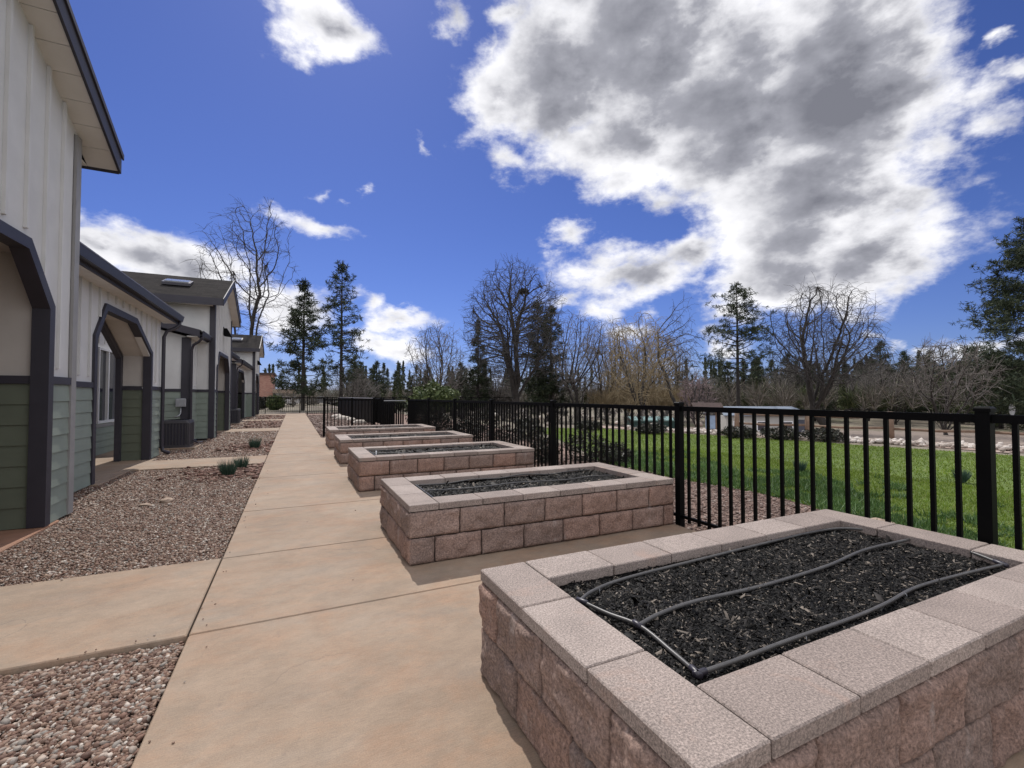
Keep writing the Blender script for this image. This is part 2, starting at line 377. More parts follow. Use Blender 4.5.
def scatter(x0,x1,y0,y1,n): return np.stack([rng.uniform(x0,x1,n),rng.uniform(y0,y1,n)],-1)
def merge(lst):
    V=[];Fc=[];k=0
    for v,f in lst: V.append(v);Fc.append(f+k);k+=len(v)
    return np.concatenate(V),np.concatenate(Fc)
L = [stones(scatter(-2.3,-.6,1.4,3.49,42000), .0088, -.04,.62,.45),
     stones(scatter(-2.75,-.6,5.04,8.2,52000), .0098, -.038,.62,.42,True),
     stones(scatter(-3.1,-.6,8.2,11.69,34000), .0125, -.036,.6,.4,True),
     stones(scatter(-3.1,-.6,13.22,18.0,22000), .0165, -.036,.6,.4,True),
     stones(scatter(-2.7,-.6,18.0,22.38,11000), .022, -.036,.6,.4,True),
     stones(scatter(-3.0,-.6,24.32,31.8,3500), .035, -.04),
     stones(scatter(-3.0,-.6,33.4,40.6,2500), .04, -.04)]
tag(fastmesh('gravel', *merge(L), M['pebble'], False), 'brown river gravel beds between the buildings and the walkway', 'gravel', kind='stuff')
L = [stones(scatter(-2.0,-.62,8.9,10.1,0+500), .022, -.02, .35), stones(np.stack([rng.normal(-1.1,.4,700).clip(-2.2,-.62),rng.normal(10.9,.45,700).clip(9.3,11.68)],-1), .03, -.02, .4),
     stones(np.stack([rng.normal(-1.1,.35,500).clip(-2.2,-.62),rng.normal(15.6,.7,500).clip(13.3,18)],-1), .035, -.02, .4),
     stones(scatter(-2.2,-.62,25,31.5,900), .045, -.02, .4), stones(scatter(-2.2,-.62,33.6,40,500), .05, -.02, .4)]
L[0] = stones(np.stack([rng.normal(-1.1,.35,350).clip(-1.9,-.62),rng.normal(10.4,.4,350).clip(9.3,11.68)],-1), .022, -.02, .35)
tag(fastmesh('loose_pebbles',*merge([stones(np.concatenate([np.stack([-.58+np.abs(rng.normal(0,.07,70)),rng.uniform(1.6,17,70)],-1),np.stack([rng.uniform(-2.4,-.6,60),rng.choice([3.53,5.0,11.73,13.17],60)+rng.normal(0,.03,60)],-1),scatter(-.5,.85,2,16,14)]),.0052,.004,.7)]),M['pebble']),'stray pebbles kicked from the gravel onto the edge of the concrete walkway','pebbles',kind='stuff')
tag(fastmesh('lava_rock', *merge(L), M['red_bark'], False), 'dark reddish bark and rock spread round the young plants by the walkway', 'bark', kind='stuff')
L = [stones((lambda q:q[q[:,0]<np.interp(q[:,1],[0,2.6,3.3,4,4.9,6.5,9],[4.6,5,5.9,6.6,6.75,6.5,6.5])+.12*rng.normal(0,1,len(q))])(scatter(4.15,6.9,1.5,7.0,12000)), .014, -.055, .5), stones(scatter(4.15,6.6,7.0,12,4500), .022, -.055, .5),
     stones(scatter(4.06,8.0,12,20,3500), .03, -.055, .5), stones(scatter(.93,4.1,18.3,40,6500), .045, -.05, .5)]
tag(fastmesh('bed_gravel', *merge(L), M['red_bark'] if False else mat_island('bed_gravel', [(0,(.10,.066,.054)),(.3,(.17,.115,.095)),(.6,(.22,.155,.13)),(.85,(.26,.195,.165)),(1,(.38,.32,.28))], .85), False), 'pinkish brown gravel strip along the outside of the black fence', 'gravel', kind='stuff')

def inpoly(xy, poly):
    x,y = xy[:,0],xy[:,1]; r = np.zeros(len(xy),bool); j = len(poly)-1
    for i in range(len(poly)):
        xi,yi = poly[i]; xj,yj = poly[j]
        c = ((yi>y)!=(yj>y)) & (x < (xj-xi)*(y-yi)/(yj-yi+1e-12)+xi); r ^= c; j = i
    return r
def blades(xy, h, w, z, lean=.35):
    n = len(xy); a = rng.uniform(0,6.28,n); hh = h*np.exp(rng.normal(0,.3,n)); l = rng.normal(0,lean,n)*hh; b = rng.uniform(0,6.28,n)
    x,y = xy[:,0],xy[:,1]; dx,dy = np.cos(a)*w/2,np.sin(a)*w/2
    V = np.stack([np.stack([x-dx,y-dy,np.full(n,z)],-1),np.stack([x+dx,y+dy,np.full(n,z)],-1),np.stack([x+np.cos(b)*l,y+np.sin(b)*l,z+hh],-1)],1)
    return V.reshape(-1,3), np.arange(3*n).reshape(-1,3)
lawn_poly = [(4.6,1.0),(4.6,-4),(22,-4),(20,2.0),(17,5.0),(16,9),(15.4,12),(14.2,14.5),(13.2,18.2),(10.5,19.5),(8.9,15),(7.5,11),(6.5,9),(6.5,6.5),(6.75,4.9),(6.6,4.0),(5.9,3.3),(5.0,2.6)]
def lawn_pts(x0,x1,y0,y1,n,thin=None):
    p = scatter(x0,x1,y0,y1,n); p = p[inpoly(p,lawn_poly)]; return p
near = lawn_pts(4.6,10.5,.3,10,95000)
far = lawn_pts(8,18,1,20,90000); far = far[(far[:,0]>10.2)|(far[:,1]>9.5)]
L = [blades(near,.04,.011,-.055,.6), blades(far,.035,.02,-.055,.6)]
tag(fastmesh('grass', *merge(L), M['grass']), 'bright green mown grass lawn beyond the black fence', 'grass', kind='stuff')
p = lawn_pts(4.6,10.0,.2,10,95000); nz = np.array([noise.noise(Vector((a*1.3,b*1.3,0)))+.5*noise.noise(Vector((a*4,b*4,3))) for a,b in p])
edge = (p[:,0]-np.interp(p[:,1],[-4,1,2.6,3.3,4,4.9,6.5,9],[4.6,4.6,5,5.9,6.6,6.75,6.5,6.5])-.05*rng.normal(0,1,len(p)))
keep = (nz+ .55 - edge*.32) > .0; p = p[keep]
L = [blades(p,.065,.024,-.055,.9)]
tag(fastmesh('clover', *merge(L), M['clover']), 'taller blue-green clover and weeds along the near edge of the lawn', 'weeds', kind='stuff')

# ------------------------------------------------------------------ raised planters
def rough_face(mb, o, ux, uy, nrm, w, h, cell, seed, amp=.0125):
    # one split-faced block: grid in the plane (o, ux, uy) displaced along nrm, with sides going back
    nx = max(3,int(w/cell)); ny = max(3,int(h/cell)); o=Vector(o);ux=Vector(ux);uy=Vector(uy);nrm=Vector(nrm)
    vs=[];fs=[]
    tilt = random.uniform(-1,1)*.004; tilt2 = random.uniform(-1,1)*.004; off = random.uniform(-.003,.005)
    for j in range(ny+1):
        for i in range(nx+1):
            a=i/nx; b=j/ny; p = o+ux*(a*w)+uy*(b*h)
            e = min(a*w,(1-a)*w,b*h,(1-b)*h); k = min(1,e/.016)
            d = noise.fractal(p*9+Vector((seed,0,0)),.9,2.1,5)*amp*1.5 + noise.noise(p*45)*amp*.35
            d = (d+off+tilt*(2*a-1)+tilt2*(2*b-1)+.007)*k - (1-k)*.007
            jx = noise.noise(p*30+Vector((5,0,seed)))*.006*(1-k); jy = noise.noise(p*30+Vector((0,9,seed)))*.006*(1-k)
            vs.append(p+nrm*d+ux*jx+uy*jy)
    for j in range(ny):
        for i in range(nx):
            q=j*(nx+1)+i; fs.append((q,q+1,q+nx+2,q+nx+1))
    b0 = len(vs)
    rim = [i for i in range(nx+1)]+[j*(nx+1)+nx for j in range(1,ny+1)]+[ny*(nx+1)+i for i in range(nx-1,-1,-1)]+[j*(nx+1) for j in range(ny-1,0,-1)]
    for r in rim: vs.append(vs[r]-nrm*.03)
    m_=len(rim)
    for k in range(m_):
        fs.append((rim[k],rim[(k+1)%m_],b0+(k+1)%m_,b0+k))
    mb.add(vs,fs)

def planter(name, x0,x1,y0,y1,h,cell,label,seed,vis_sides='WS'):
    random.seed(seed)
    root = empty(name,(x0,y0,0),label,'planter','raised block planter beds beside the walkway')
    cap_t=.062; cw=.27; hc=h-cap_t; course=hc/2; j=.013
    core=MB(); t=.2
    core.box(x0+.018,x1-.018,y0+.018,y0+t,-.02,hc); core.box(x0+.018,x1-.018,y1-t,y1-.018,-.02,hc)
    core.box(x0+.018,x0+t,y0+t,y1-t,-.02,hc); core.box(x1-t,x1-.018,y0+t,y1-t,-.02,hc)
    shift(core.build('mortar_core',M['mortar']),root)
    mb=MB(); bl=.452
    for c in range(2):
        z=c*course
        def run(L,first):
            out=[];p=0;q=first
            while p<L-.02:
                e=min(L,p+q)
                if L-e<.09: e=L
                out.append((p,e)); p=e; q=bl
            return out
        a = .235 if c==0 else bl+.02
        for p,e in run(x1-x0,a):
            rough_face(mb,(x0+p+j/2,y0,z+j/2),(1,0,0),(0,0,1),(0,-1,0),e-p-j,course-j,cell,seed+c+p)
            rough_face(mb,(x1-p-j/2,y1,z+j/2),(-1,0,0),(0,0,1),(0,1,0),e-p-j,course-j,.05,seed+c+p)
        b = .44 if c==0 else .22
        for p,e in run(y1-y0,b):
            rough_face(mb,(x0,y1-p-j/2,z+j/2),(0,-1,0),(0,0,1),(-1,0,0),e-p-j,course-j,cell,seed+c+p+7)
            rough_face(mb,(x1,y0+p+j/2,z+j/2),(0,1,0),(0,0,1),(1,0,0),e-p-j,course-j,.05,seed+c+p+9)
    shift(mb.build('block_wall',M['block'],smooth=True),root)
    cp=MB(); g=.0035
    def slab(ax0,ax1,ay0,ay1):
        dz=random.uniform(-.0015,.0015); cp.cbox(ax0+g,ax1-g,ay0+g,ay1-g,hc+.006,h+dz,.005)
    o=.004
    n=3
    for s in range(n):
        a=y0-o+(y1-y0+2*o)*s/n; b=y0-o+(y1-y0+2*o)*(s+1)/n
        slab(x0-o,x0+cw,a,b); slab(x1-cw,x1+o,a,b)
    n=6; xa=x0+cw; xb=x1-cw
    for s in range(n):
        a=xa+(xb-xa)*s/n; b=xa+(xb-xa)*(s+1)/n; slab(a,b,y0-o,y0+cw)
        slab(a,b,y1-cw,y1+o)
    shift(cp.build('cap_stone',M['cap']),root)
    bed=MB(); bed.box(x0+.03,x0+cw+.01,y0+.03,y1-.03,hc,hc+.005); bed.box(x1-cw-.01,x1-.03,y0+.03,y1-.03,hc,hc+.005)
    bed.box(x0+cw+.01,x1-cw-.01,y0+.03,y0+cw-.01,hc,hc+.005); bed.box(x0+cw+.01,x1-cw-.01,y1-cw+.01,y1-.03,hc,hc+.005)
    shift(bed.build('mortar_bed',M['mortar']),root)
    return root
PX0,PX1=.93,4.04
P=[(.85,2.35,.555),(4.05,5.52,.53),(7.5,9.1,.53),(10.72,12.3,.53),(14.05,15.75,.53)]
labs=['nearest raised planter with dark mulch and wide loops of black pipe','second nearest raised planter of brown split-face block beside the fence','third planter bed back from the camera, of stacked brown block','fourth planter bed back, between the third bed and the farthest bed','farthest and smallest looking raised block planter on the plaza']
for i,(a,b,h) in enumerate(P):
    planter('raised_planter',PX0,PX1,a,b,h,[.012,.02,.03,.05,.05][i],labs[i],i*3+1)

def chips(x0,x1,y0,y1,n,z,size,mound=.012):
    xy=scatter(x0,x1,y0,y1,n)
    B=np.array([(-1,-1,0),(1,-.7,0),(1,.8,0),(-1,1,0),(-.6,0,1),(.7,0,.8)],float)
    BF=np.array([(0,1,5),(0,5,4),(1,2,5),(2,3,4),(2,4,5),(3,0,4)])
    Pn=np.repeat(B[None],n,0)*(1+rng.normal(0,.2,(n,6,1)))
    s=size*np.exp(rng.normal(0,.45,n))
    Pn=Pn*np.stack([s*rng.uniform(.6,1.4,n),s*rng.uniform(.18,.42,n),s*rng.uniform(.12,.4,n)],-1)[:,None,:]
    Pn=rotx(Pn,rng.normal(0,.5,n)); Pn=Pn[...,[2,1,0]] if False else Pn
    c=np.cos(rng.normal(0,.35,n))[:,None]; t=np.tan(rng.normal(0,.33,n).clip(-.8,.8))[:,None]; Pn[...,2]+=Pn[...,0]*t
    Pn=rotz(Pn,rng.uniform(0,6.28,n))
    zz=np.array([mound*noise.noise(Vector((a*3,b*3,1)))+mound*.6*noise.noise(Vector((a*9,b*9,1))) for a,b in xy])
    Pn[...,0]+=xy[:,0:1];Pn[...,1]+=xy[:,1:2];Pn[...,2]+=(z+zz+rng.uniform(0,.006,n))[:,None]
    Fc=BF[None]+6*np.arange(n)[:,None,None]
    return Pn.reshape(-1,3),Fc.reshape(-1,3)
mlab=['black shredded bark mulch in the nearest planter','black mulch filling the second nearest planter','dark mulch inside the third planter','dark mulch inside the fourth planter','dark mulch inside the farthest planter']
M['soil']=plain('black_soil',(.008,.0075,.007),.9,.4,30,.8,60)
for i,(a,b,h) in enumerate(P):
    x0,x1,y0,y1=PX0+.255,PX1-.255,a+.255,b-.255; z=h-.062
    if i==0: V,Fc=chips(x0,x1,y0,y1,85000,z,.0068)
    else: V,Fc=chips(x0,x1,y0,y1,[0,22000,9000,5000,3000][i],z-.01,[0,.0115,.016,.02,.025][i])
    nq=[0]; bv=[(x0-.05,y0-.05,z-.012),(x1+.05,y0-.05,z-.012),(x1+.05,y1+.05,z-.012),(x0-.05,y1+.05,z-.012)]
    V=np.concatenate([V,np.array(bv)]); k=len(V)-4; Fc=np.concatenate([Fc,np.array([(k,k+1,k+2),(k,k+2,k+3)])])
    tag(fastmesh('mulch',V,Fc,M['mulch']),mlab[i],'mulch',kind='stuff')

# drip irrigation pipes
def smooth_path(pts,n=8):
    out=[]; P_=[Vector(p) for p in pts]; P_=[P_[0]*2-P_[1]]+P_+[P_[-1]*2-P_[-2]]
    for i in range(1,len(P_)-2):
        for k in range(n):
            t=k/n; a,b,c,d=P_[i-1:i+3]
            out.append(.5*((2*b)+(c-a)*t+(2*a-5*b+4*c-d)*t*t+(3*b-a-3*c+d)*t**3))
    out.append(P_[-2]); return out
z=.512
root=empty('drip_pipe',(1.3,1.2,z),'thick black irrigation pipe looped in three rows over the nearest mulch bed','irrigation pipe','drip pipes lying on the planter mulch')
def pipe(name,pts,r,root,n=10): 
    mb=MB(); mb.tube(smooth_path(pts),r,n); return shift(mb.build(name,M['poly'],smooth=True),root)
pipe('header_pipe',[(1.255,1.87,z+.004),(1.30,1.72,z-.002),(1.345,1.55,z+.006),(1.33,1.35,z),(1.30,1.20,z+.006)],.0088,root)
pipe('drip_line',[(1.255,1.87,z+.004),(1.38,1.93,z+.006),(1.65,2.0,z-.002),(2.23,2.03,z),(2.9,2.06,z+.002),(3.45,2.07,z+.004),(3.74,2.0,z+.006),(3.83,1.72,z+.02),(3.80,1.4,z+.025),(3.7,1.18,z+.018)],.0088,root)
pipe('drip_line',[(1.345,1.56,z+.004),(1.5,1.60,z+.004),(1.75,1.625,z+.003),(2.2,1.61,z),(2.8,1.63,z+.002),(3.3,1.69,z+.004),(3.79,1.66,z+.016)],.0094,root)
pipe('drip_line',[(1.30,1.20,z+.006),(1.5,1.195,z+.008),(1.8,1.20,z+.008),(2.24,1.20,z+.006),(2.55,1.215,z+.006),(2.9,1.25,z+.004),(3.3,1.23,z+.006),(3.7,1.18,z+.018)],.0088,root)
for p,d in (((1.255,1.87,z+.004),(.02,-.05,0)),((1.345,1.555,z+.006),(.0,.045,0)),((1.30,1.20,z+.006),(.012,.05,0)),((1.30,1.20,z+.006),(.05,0,0)),((3.7,1.18,z+.018),(.03,.06,.003))):
    mb=MB(); p=Vector(p); d=Vector(d); mb.tube([p-d*.35,p-d*.3,p+d*.75,p+d*.8],[.009,.0125,.0125,.011],10); shift(mb.build('pipe_fitting',M['gutter'],smooth=True),root)
for x,y in ((1.9,1.20),(2.75,1.235),(1.42,1.945)):
    mb=MB(); mb.tube([(x-.004,y-.014,z-.03),(x-.003,y-.011,z+.006),(x,y,z+.0105),(x+.003,y+.011,z+.006),(x+.004,y+.014,z-.03)],.0016,6); shift(mb.build('wire_staple',M['steel'],smooth=True),root)
for i,(a,b,h) in enumerate(P):
    if i in (0,4): continue
    zz=h-.045; x0,x1,y0,y1=PX0+.33,PX1-.33,a+.33,b-.33
    root=empty('drip_pipe',(x0,y0,zz),['','slim black irrigation pipe on the mulch of the second nearest planter','slim irrigation pipe on the mulch of the third planter','slim irrigation pipe on the mulch of the fourth planter'][i],'irrigation pipe','drip pipes lying on the planter mulch')
    rr=random.Random(i)
    for k in range(3):
        yk=y0+(y1-y0)*k/2
        pipe('drip_line',[(x0+(x1-x0)*s/7,yk+rr.uniform(-.04,.04),zz+rr.uniform(-.006,.02)) for s in range(8)],.008,root,6)
    pipe('header_pipe',[(x0,y0+(y1-y0)*s/4,zz+.004) for s in range(5)],.008,root,6)
mb=MB(); mb.tube([(1.26,7.95,.46),(1.26,7.95,.58)],.010,8); o=mb.build('riser_pipe',M['frame'],smooth=True); tag(o,'short white pipe stub standing in the left corner of the third planter','pipe')

# ------------------------------------------------------------------ fences
def fence(A,B,posts_t,label,ht=1.385,pick=.14,zb=-.07,post_w=.074,pickw=.027,name='metal_fence',group=None,first_bay=True):
    A=Vector((*A,0));B=Vector((*B,0)); d=(B-A).normalized(); nrm=Vector((-d.y,d.x,0)); Ln=(B-A).length
    root=empty(name,(A.x,A.y,zb),label,'fence',group)
    def bar(mb,t0,t1,w,z0,z1,cx=0):
        mb.prism([A+d*t0+nrm*(w/2+cx)+Vector((0,0,z0)),A+d*t1+nrm*(w/2+cx)+Vector((0,0,z0)),A+d*t1+nrm*(cx-w/2)+Vector((0,0,z0)),A+d*t0+nrm*(cx-w/2)+Vector((0,0,z0))],(0,0,z1-z0))
    for t in posts_t:
        mb=MB(); bar(mb,t-post_w/2,t+post_w/2,post_w,zb,ht+.012); p=shift(mb.build('post',M['black']),root)
        c=MB(); w=post_w/2+.007
        q=[A+d*(t+sx*w)+nrm*(sy*w) for sx,sy in ((-1,-1),(1,-1),(1,1),(-1,1))]
        q2=[A+d*(t+sx*w*.75)+nrm*(sy*w*.75) for sx,sy in ((-1,-1),(1,-1),(1,1),(-1,1))]
        vs=[v+Vector((0,0,ht+.0125)) for v in q]+[v+Vector((0,0,ht+.034)) for v in q]+[v+Vector((0,0,ht+.046)) for v in q2]
        c.add(vs,[(3,2,1,0),(8,9,10,11)]+[(k*4+i,k*4+(i+1)%4,k*4+4+(i+1)%4,k*4+4+i) for k in (0,1) for i in range(4)])
        cp=c.build('post_cap',M['black']); cp.parent=p
    for a,b in zip(posts_t[:-1],posts_t[1:]):
        a0=a+post_w/2+.001;b0=b-post_w/2-.001
        mb=MB(); bar(mb,a0,b0,.034,ht-.062,ht-.006); shift(mb.build('top_rail',M['black']),root)
        mb=MB(); bar(mb,a0,b0,.034,.075,.108); shift(mb.build('bottom_rail',M['black']),root)
        n=max(1,round((b-a)/pick)); mb=MB()
        for k in range(1,n):
            t=a+(b-a)*k/n; bar(mb,t-pickw/2,t+pickw/2,pickw,.035,.0745); bar(mb,t-pickw/2,t+pickw/2,pickw,.1085,ht-.0625)
        shift(mb.build('picket_panel',M['black']),root)
    return root
FX=4.12
fence((FX,-4),(FX,19.5),[t+4 for t in (-4,-1.3,1.385,4.04,6.95,9.72,12.4,15.2,18.15)],'long black metal picket fence running beside the planters')
fence((FX,18.15),(FX,45.5),[.3+2.7*k for k in range(1,11)],'far stretch of black picket fence seen edge-on past the planters',pick=.14)
fence((1.05,18.9),(FX,18.15),[0,1.02,2.1],'black picket cross fence behind the farthest planter',pick=.12)
fence((.98,40.2),(FX-.1,40.2),[0,1.5,3.0],'short black picket fence at the far right corner of the walkway',pick=.14)
fence((-14,46.2),(26,46.6),[0.5+2.8*k for k in range(14)],'black picket fence crossing behind the end of the walkway',pick=.16)
# gate with dark slats between cross fence and the long fence
root=empty('slatted_gate',(3.14,18.35,0),'dark slatted gate with light top bar beyond the farthest planter','gate')
mb=MB()
for k in range(9): mb.box(3.2+k*.088,3.262+k*.088,18.33,18.36,.12,1.18)
shift(mb.build('slat_panel',M['black']),root)
mb=MB(); mb.box(3.13,3.18,18.32,18.37,-.06,1.36); mb.box(3.181,4.05,18.325,18.365,1.19,1.25); mb.box(3.181,4.05,18.325,18.365,.06,.115)
shift(mb.build('gate_frame',M['black']),root)
mb=MB(); mb.box(3.181,4.05,18.32,18.37,1.30,1.335); shift(mb.build('top_bar',M['steel']),root)
# dark screened enclosure beyond
root=empty('screen_enclosure',(2.2,27,0),'solid dark screen wall behind the cross fence','screen')
mb=MB(); mb.prism([(3.9,25.6,0),(3.45,42,0),(3.41,42,0),(3.86,25.6,0)],(0,0,1.35)); shift(mb.build('screen_panel',M['black']),root)
mb=MB(); mb.prism([(3.95,25.56,1.352),(3.47,42.04,1.352),(3.39,42.04,1.352),(3.81,25.56,1.352)],(0,0,.05)); shift(mb.build('top_bar',M['steel']),root)
mb=MB(); mb.box(3.84,3.94,25.48,25.555,-.07,1.4); shift(mb.build('post',M['black']),root)

# ------------------------------------------------------------------ buildings
def arch(c, zf, half=1.7, cut=.52, ch=.58):
    return [(c-half,0),(c-half,zf-ch),(c-half+cut,zf),(c+half-cut,zf),(c+half,zf-ch),(c+half,0)]
def wallpoly_cut(poly,zc,low):
    # clip polygon (y,z) at height zc
    out=[]; n=len(poly)
    for i in range(n):
        a=poly[i];b=poly[(i+1)%n]; ina=(a[1]<=zc) if low else (a[1]>=zc); inb=(b[1]<=zc) if low else (b[1]>=zc)
        if ina: out.append(a)
        if ina!=inb:
            t=(zc-a[1])/(b[1]-a[1]); out.append((a[0]+(b[0]-a[0])*t,zc))
    return out
ZG=1.72
def opening_wall(root,X,th,y0,y1,top,op,batt=.406,trim_w=.17,inner=None):
    """wall facing +X, top = list of (y,z) from y1 down to y0 along the upper edge; op = arch points or None"""
    ztop=max(z for _,z in top)
    if op:
        oy0,oy1=op[0][0],op[-1][0]
        upper=[(y0,ZG)]+[(oy0,ZG)]+[p for p in op if p[1]>ZG]+[(oy1,ZG),(y1,ZG)]+top
        spans=[(y0,oy0),(oy1,y1)]
    else: upper=[(y0,ZG),(y1,ZG)]+top; spans=[(y0,y1)]
    mb=MB(); mb.prism([(X,y,z) for y,z in upper],(-th,0,0))
    def topz(y):
        ts=sorted(top)
        for (a,za),(b,zb) in zip(ts[:-1],ts[1:]):
            if a<=y<=b: return za+(zb-za)*(y-a)/(b-a)
        return ts[0][1]
    def opz(y):
        if not op or y<=op[0][0]-trim_w or y>=op[-1][0]+trim_w: return ZG+.1
        ext=[(op[0][0]-trim_w,op[1][1]),(op[1][0]-.02,op[1][1]+trim_w*.6),(op[2][0]-.06,op[2][1]+trim_w),(op[3][0]+.06,op[3][1]+trim_w),(op[4][0]+.02,op[4][1]+trim_w*.6),(op[5][0]+trim_w,op[4][1])]
        for (a,za),(b,zb) in zip(ext[:-1],ext[1:]):
            if a<=y<=b: return za+(zb-za)*(y-a)/(b-a)
        return ZG+.1
    y=y1-.11-.33
    while y>y0+.15:
        mb.box(X+.001,X+.034,y-.022,y+.022,opz(y)+.01,topz(y)-.002); y-=batt
    shift(mb.build('panel_wall',M['cream']),root)
    # lower lap siding
    for a,b in spans:
        if b-a<.05: continue
        mb=MB(); n=8; hh=(ZG-.08)/n
        for k in range(n):
            z0=.0+hh*k; mb.prism([(X-th+.01,a+.002,z0),(X+.02,a+.002,z0),(X+.006,a+.002,z0+hh-.001),(X-th+.01,a+.002,z0+hh-.001)],(0,b-a-.004,0))
        shift(mb.build('lap_siding',M['green']),root)
    # band and corner boards
    for a,b in spans:
        if b-a>.05: mb=MB(); mb.box(X-.01,X+.032,a+.005,b-.005,ZG-.079,ZG+.012); shift(mb.build('band_board',M['trim']),root)
    if op:
        # frame round the opening : front face band plus reveal
        def ring(off):
            (a,_),(b,zb),(c,zc),(d,_z),(e,_e),(f,_f)=op
            k=.42*off
            return [(a-off,0),(b-off,zb+k),(c-k,zc+off),(d+k,zc+off),(e+off,zb+k),(f+off,0)]
        o1=ring(trim_w*.55); i1=ring(-.03)
        mb=MB()
        for a in range(5):
            q=[o1[a],o1[a+1],i1[a+1],i1[a]]
            mb.prism([(X+.04,y_,z_) for y_,z_ in q],(-.16,0,0))
        shift(mb.build('arch_trim',M['trim']),root)

def gable_part(root,yc,zr,ze,xf,xb,half=2.85):
    # roof with ridge along X at yc. front rake at xf, back at xb
    t=.16; sl=(zr-ze)/half
    for s in (-1,1):
        mb=MB(); mb.prism([(xf,yc,zr),(xf,yc+s*half,ze),(xf,yc+s*half,ze+t*.35),(xf,yc,zr+t*.35)],(xb-xf,0,0))
        r=shift(mb.build('roof_slope',M['shingle']),root)
    mb=MB()
    for s in (-1,1):   # rake fascia boards
        mb.prism([(xf+.001,yc,zr-.2),(xf+.001,yc+s*(half+.002),ze-.2),(xf+.001,yc+s*(half+.002),ze+t*.3),(xf+.001,yc,zr+t*.3)],(.03,0,0))
        mb.prism([(xf+.032,yc,zr+t*.15),(xf+.032,yc+s*(half+.03),ze+t*.15-.012),(xf+.032,yc+s*(half+.03),ze+t*.35+.03),(xf+.032,yc,zr+t*.35+.035)],(.02,0,0))
    shift(mb.build('rake_fascia',M['trim']),root)
    for s in (-1,1):
        mb=MB(); y0=yc+s*half; mb.box(xb,xf,min(y0,y0+s*.03),max(y0,y0+s*.03),ze-.2,ze+t*.35); shift(mb.build('eave_fascia',M['gutter']),root)
    mb=MB(); n=9
    for s in (-1,1):   # boarded soffit following the slope
        for k in range(n):
            a=half*k/n+.004; b=half*(k+1)/n-.004
            za=zr-sl*a-.17; zb=zr-sl*b-.17
            mb.prism([(xf-.001,yc+s*a,za),(xf-.001,yc+s*b,zb),(xf-.001,yc+s*b,zb+.02),(xf-.001,yc+s*a,za+.02)],(-.34,0,0))
        a=2.39;b=half-.005; za=zr-sl*b-.175
        mb.prism([(xf-.345,yc+s*a,za),(xf-.345,yc+s*b,za),(xf-.345,yc+s*b,za+.02),(xf-.345,yc+s*a,za+.02)],(xb-xf+.5,0,0))
    shift(mb.build('soffit',M['soffit']),root)

def side_wall(root,Y,xa,xb,zt,th=.12,boards=True,face=-1):
    # wall whose visible face looks towards -Y
    mb=MB(); mb.box(xb,xa-.001,Y,Y+th,ZG,zt)
    for x in np.arange(xa-.62,xb,-1.22): mb.box(x-.004,x+.004,Y-.003,Y,ZG+.1,zt)
    shift(mb.build('side_wall',M['cream']),root)
    mb=MB(); n=8; hh=(ZG-.08)/n
    for k in range(n): mb.prism([(xb,Y+th,hh*k),(xb,Y-.02,hh*k),(xb,Y-.006,hh*(k+1)-.001),(xb,Y+th,hh*(k+1)-.001)],(xa-xb-.002,0,0))
    mb2=mb; shift(mb2.build('lap_siding',M['green']),root)
    mb=MB(); mb.box(xb,xa-.001,Y-.03,Y+.01,ZG-.079,ZG+.012); shift(mb.build('band_board',M['trim']),root)

def corner(root,X,Y,zt,w=.14,sy=-1):
    mb=MB(); mb.box(X-w,X+.034,Y-.036,Y-.001,0.0,zt); mb.box(X+.001,X+.034,Y,Y+w*.7,0,zt)
    shift(mb.build('corner_board',M['trim']),root)

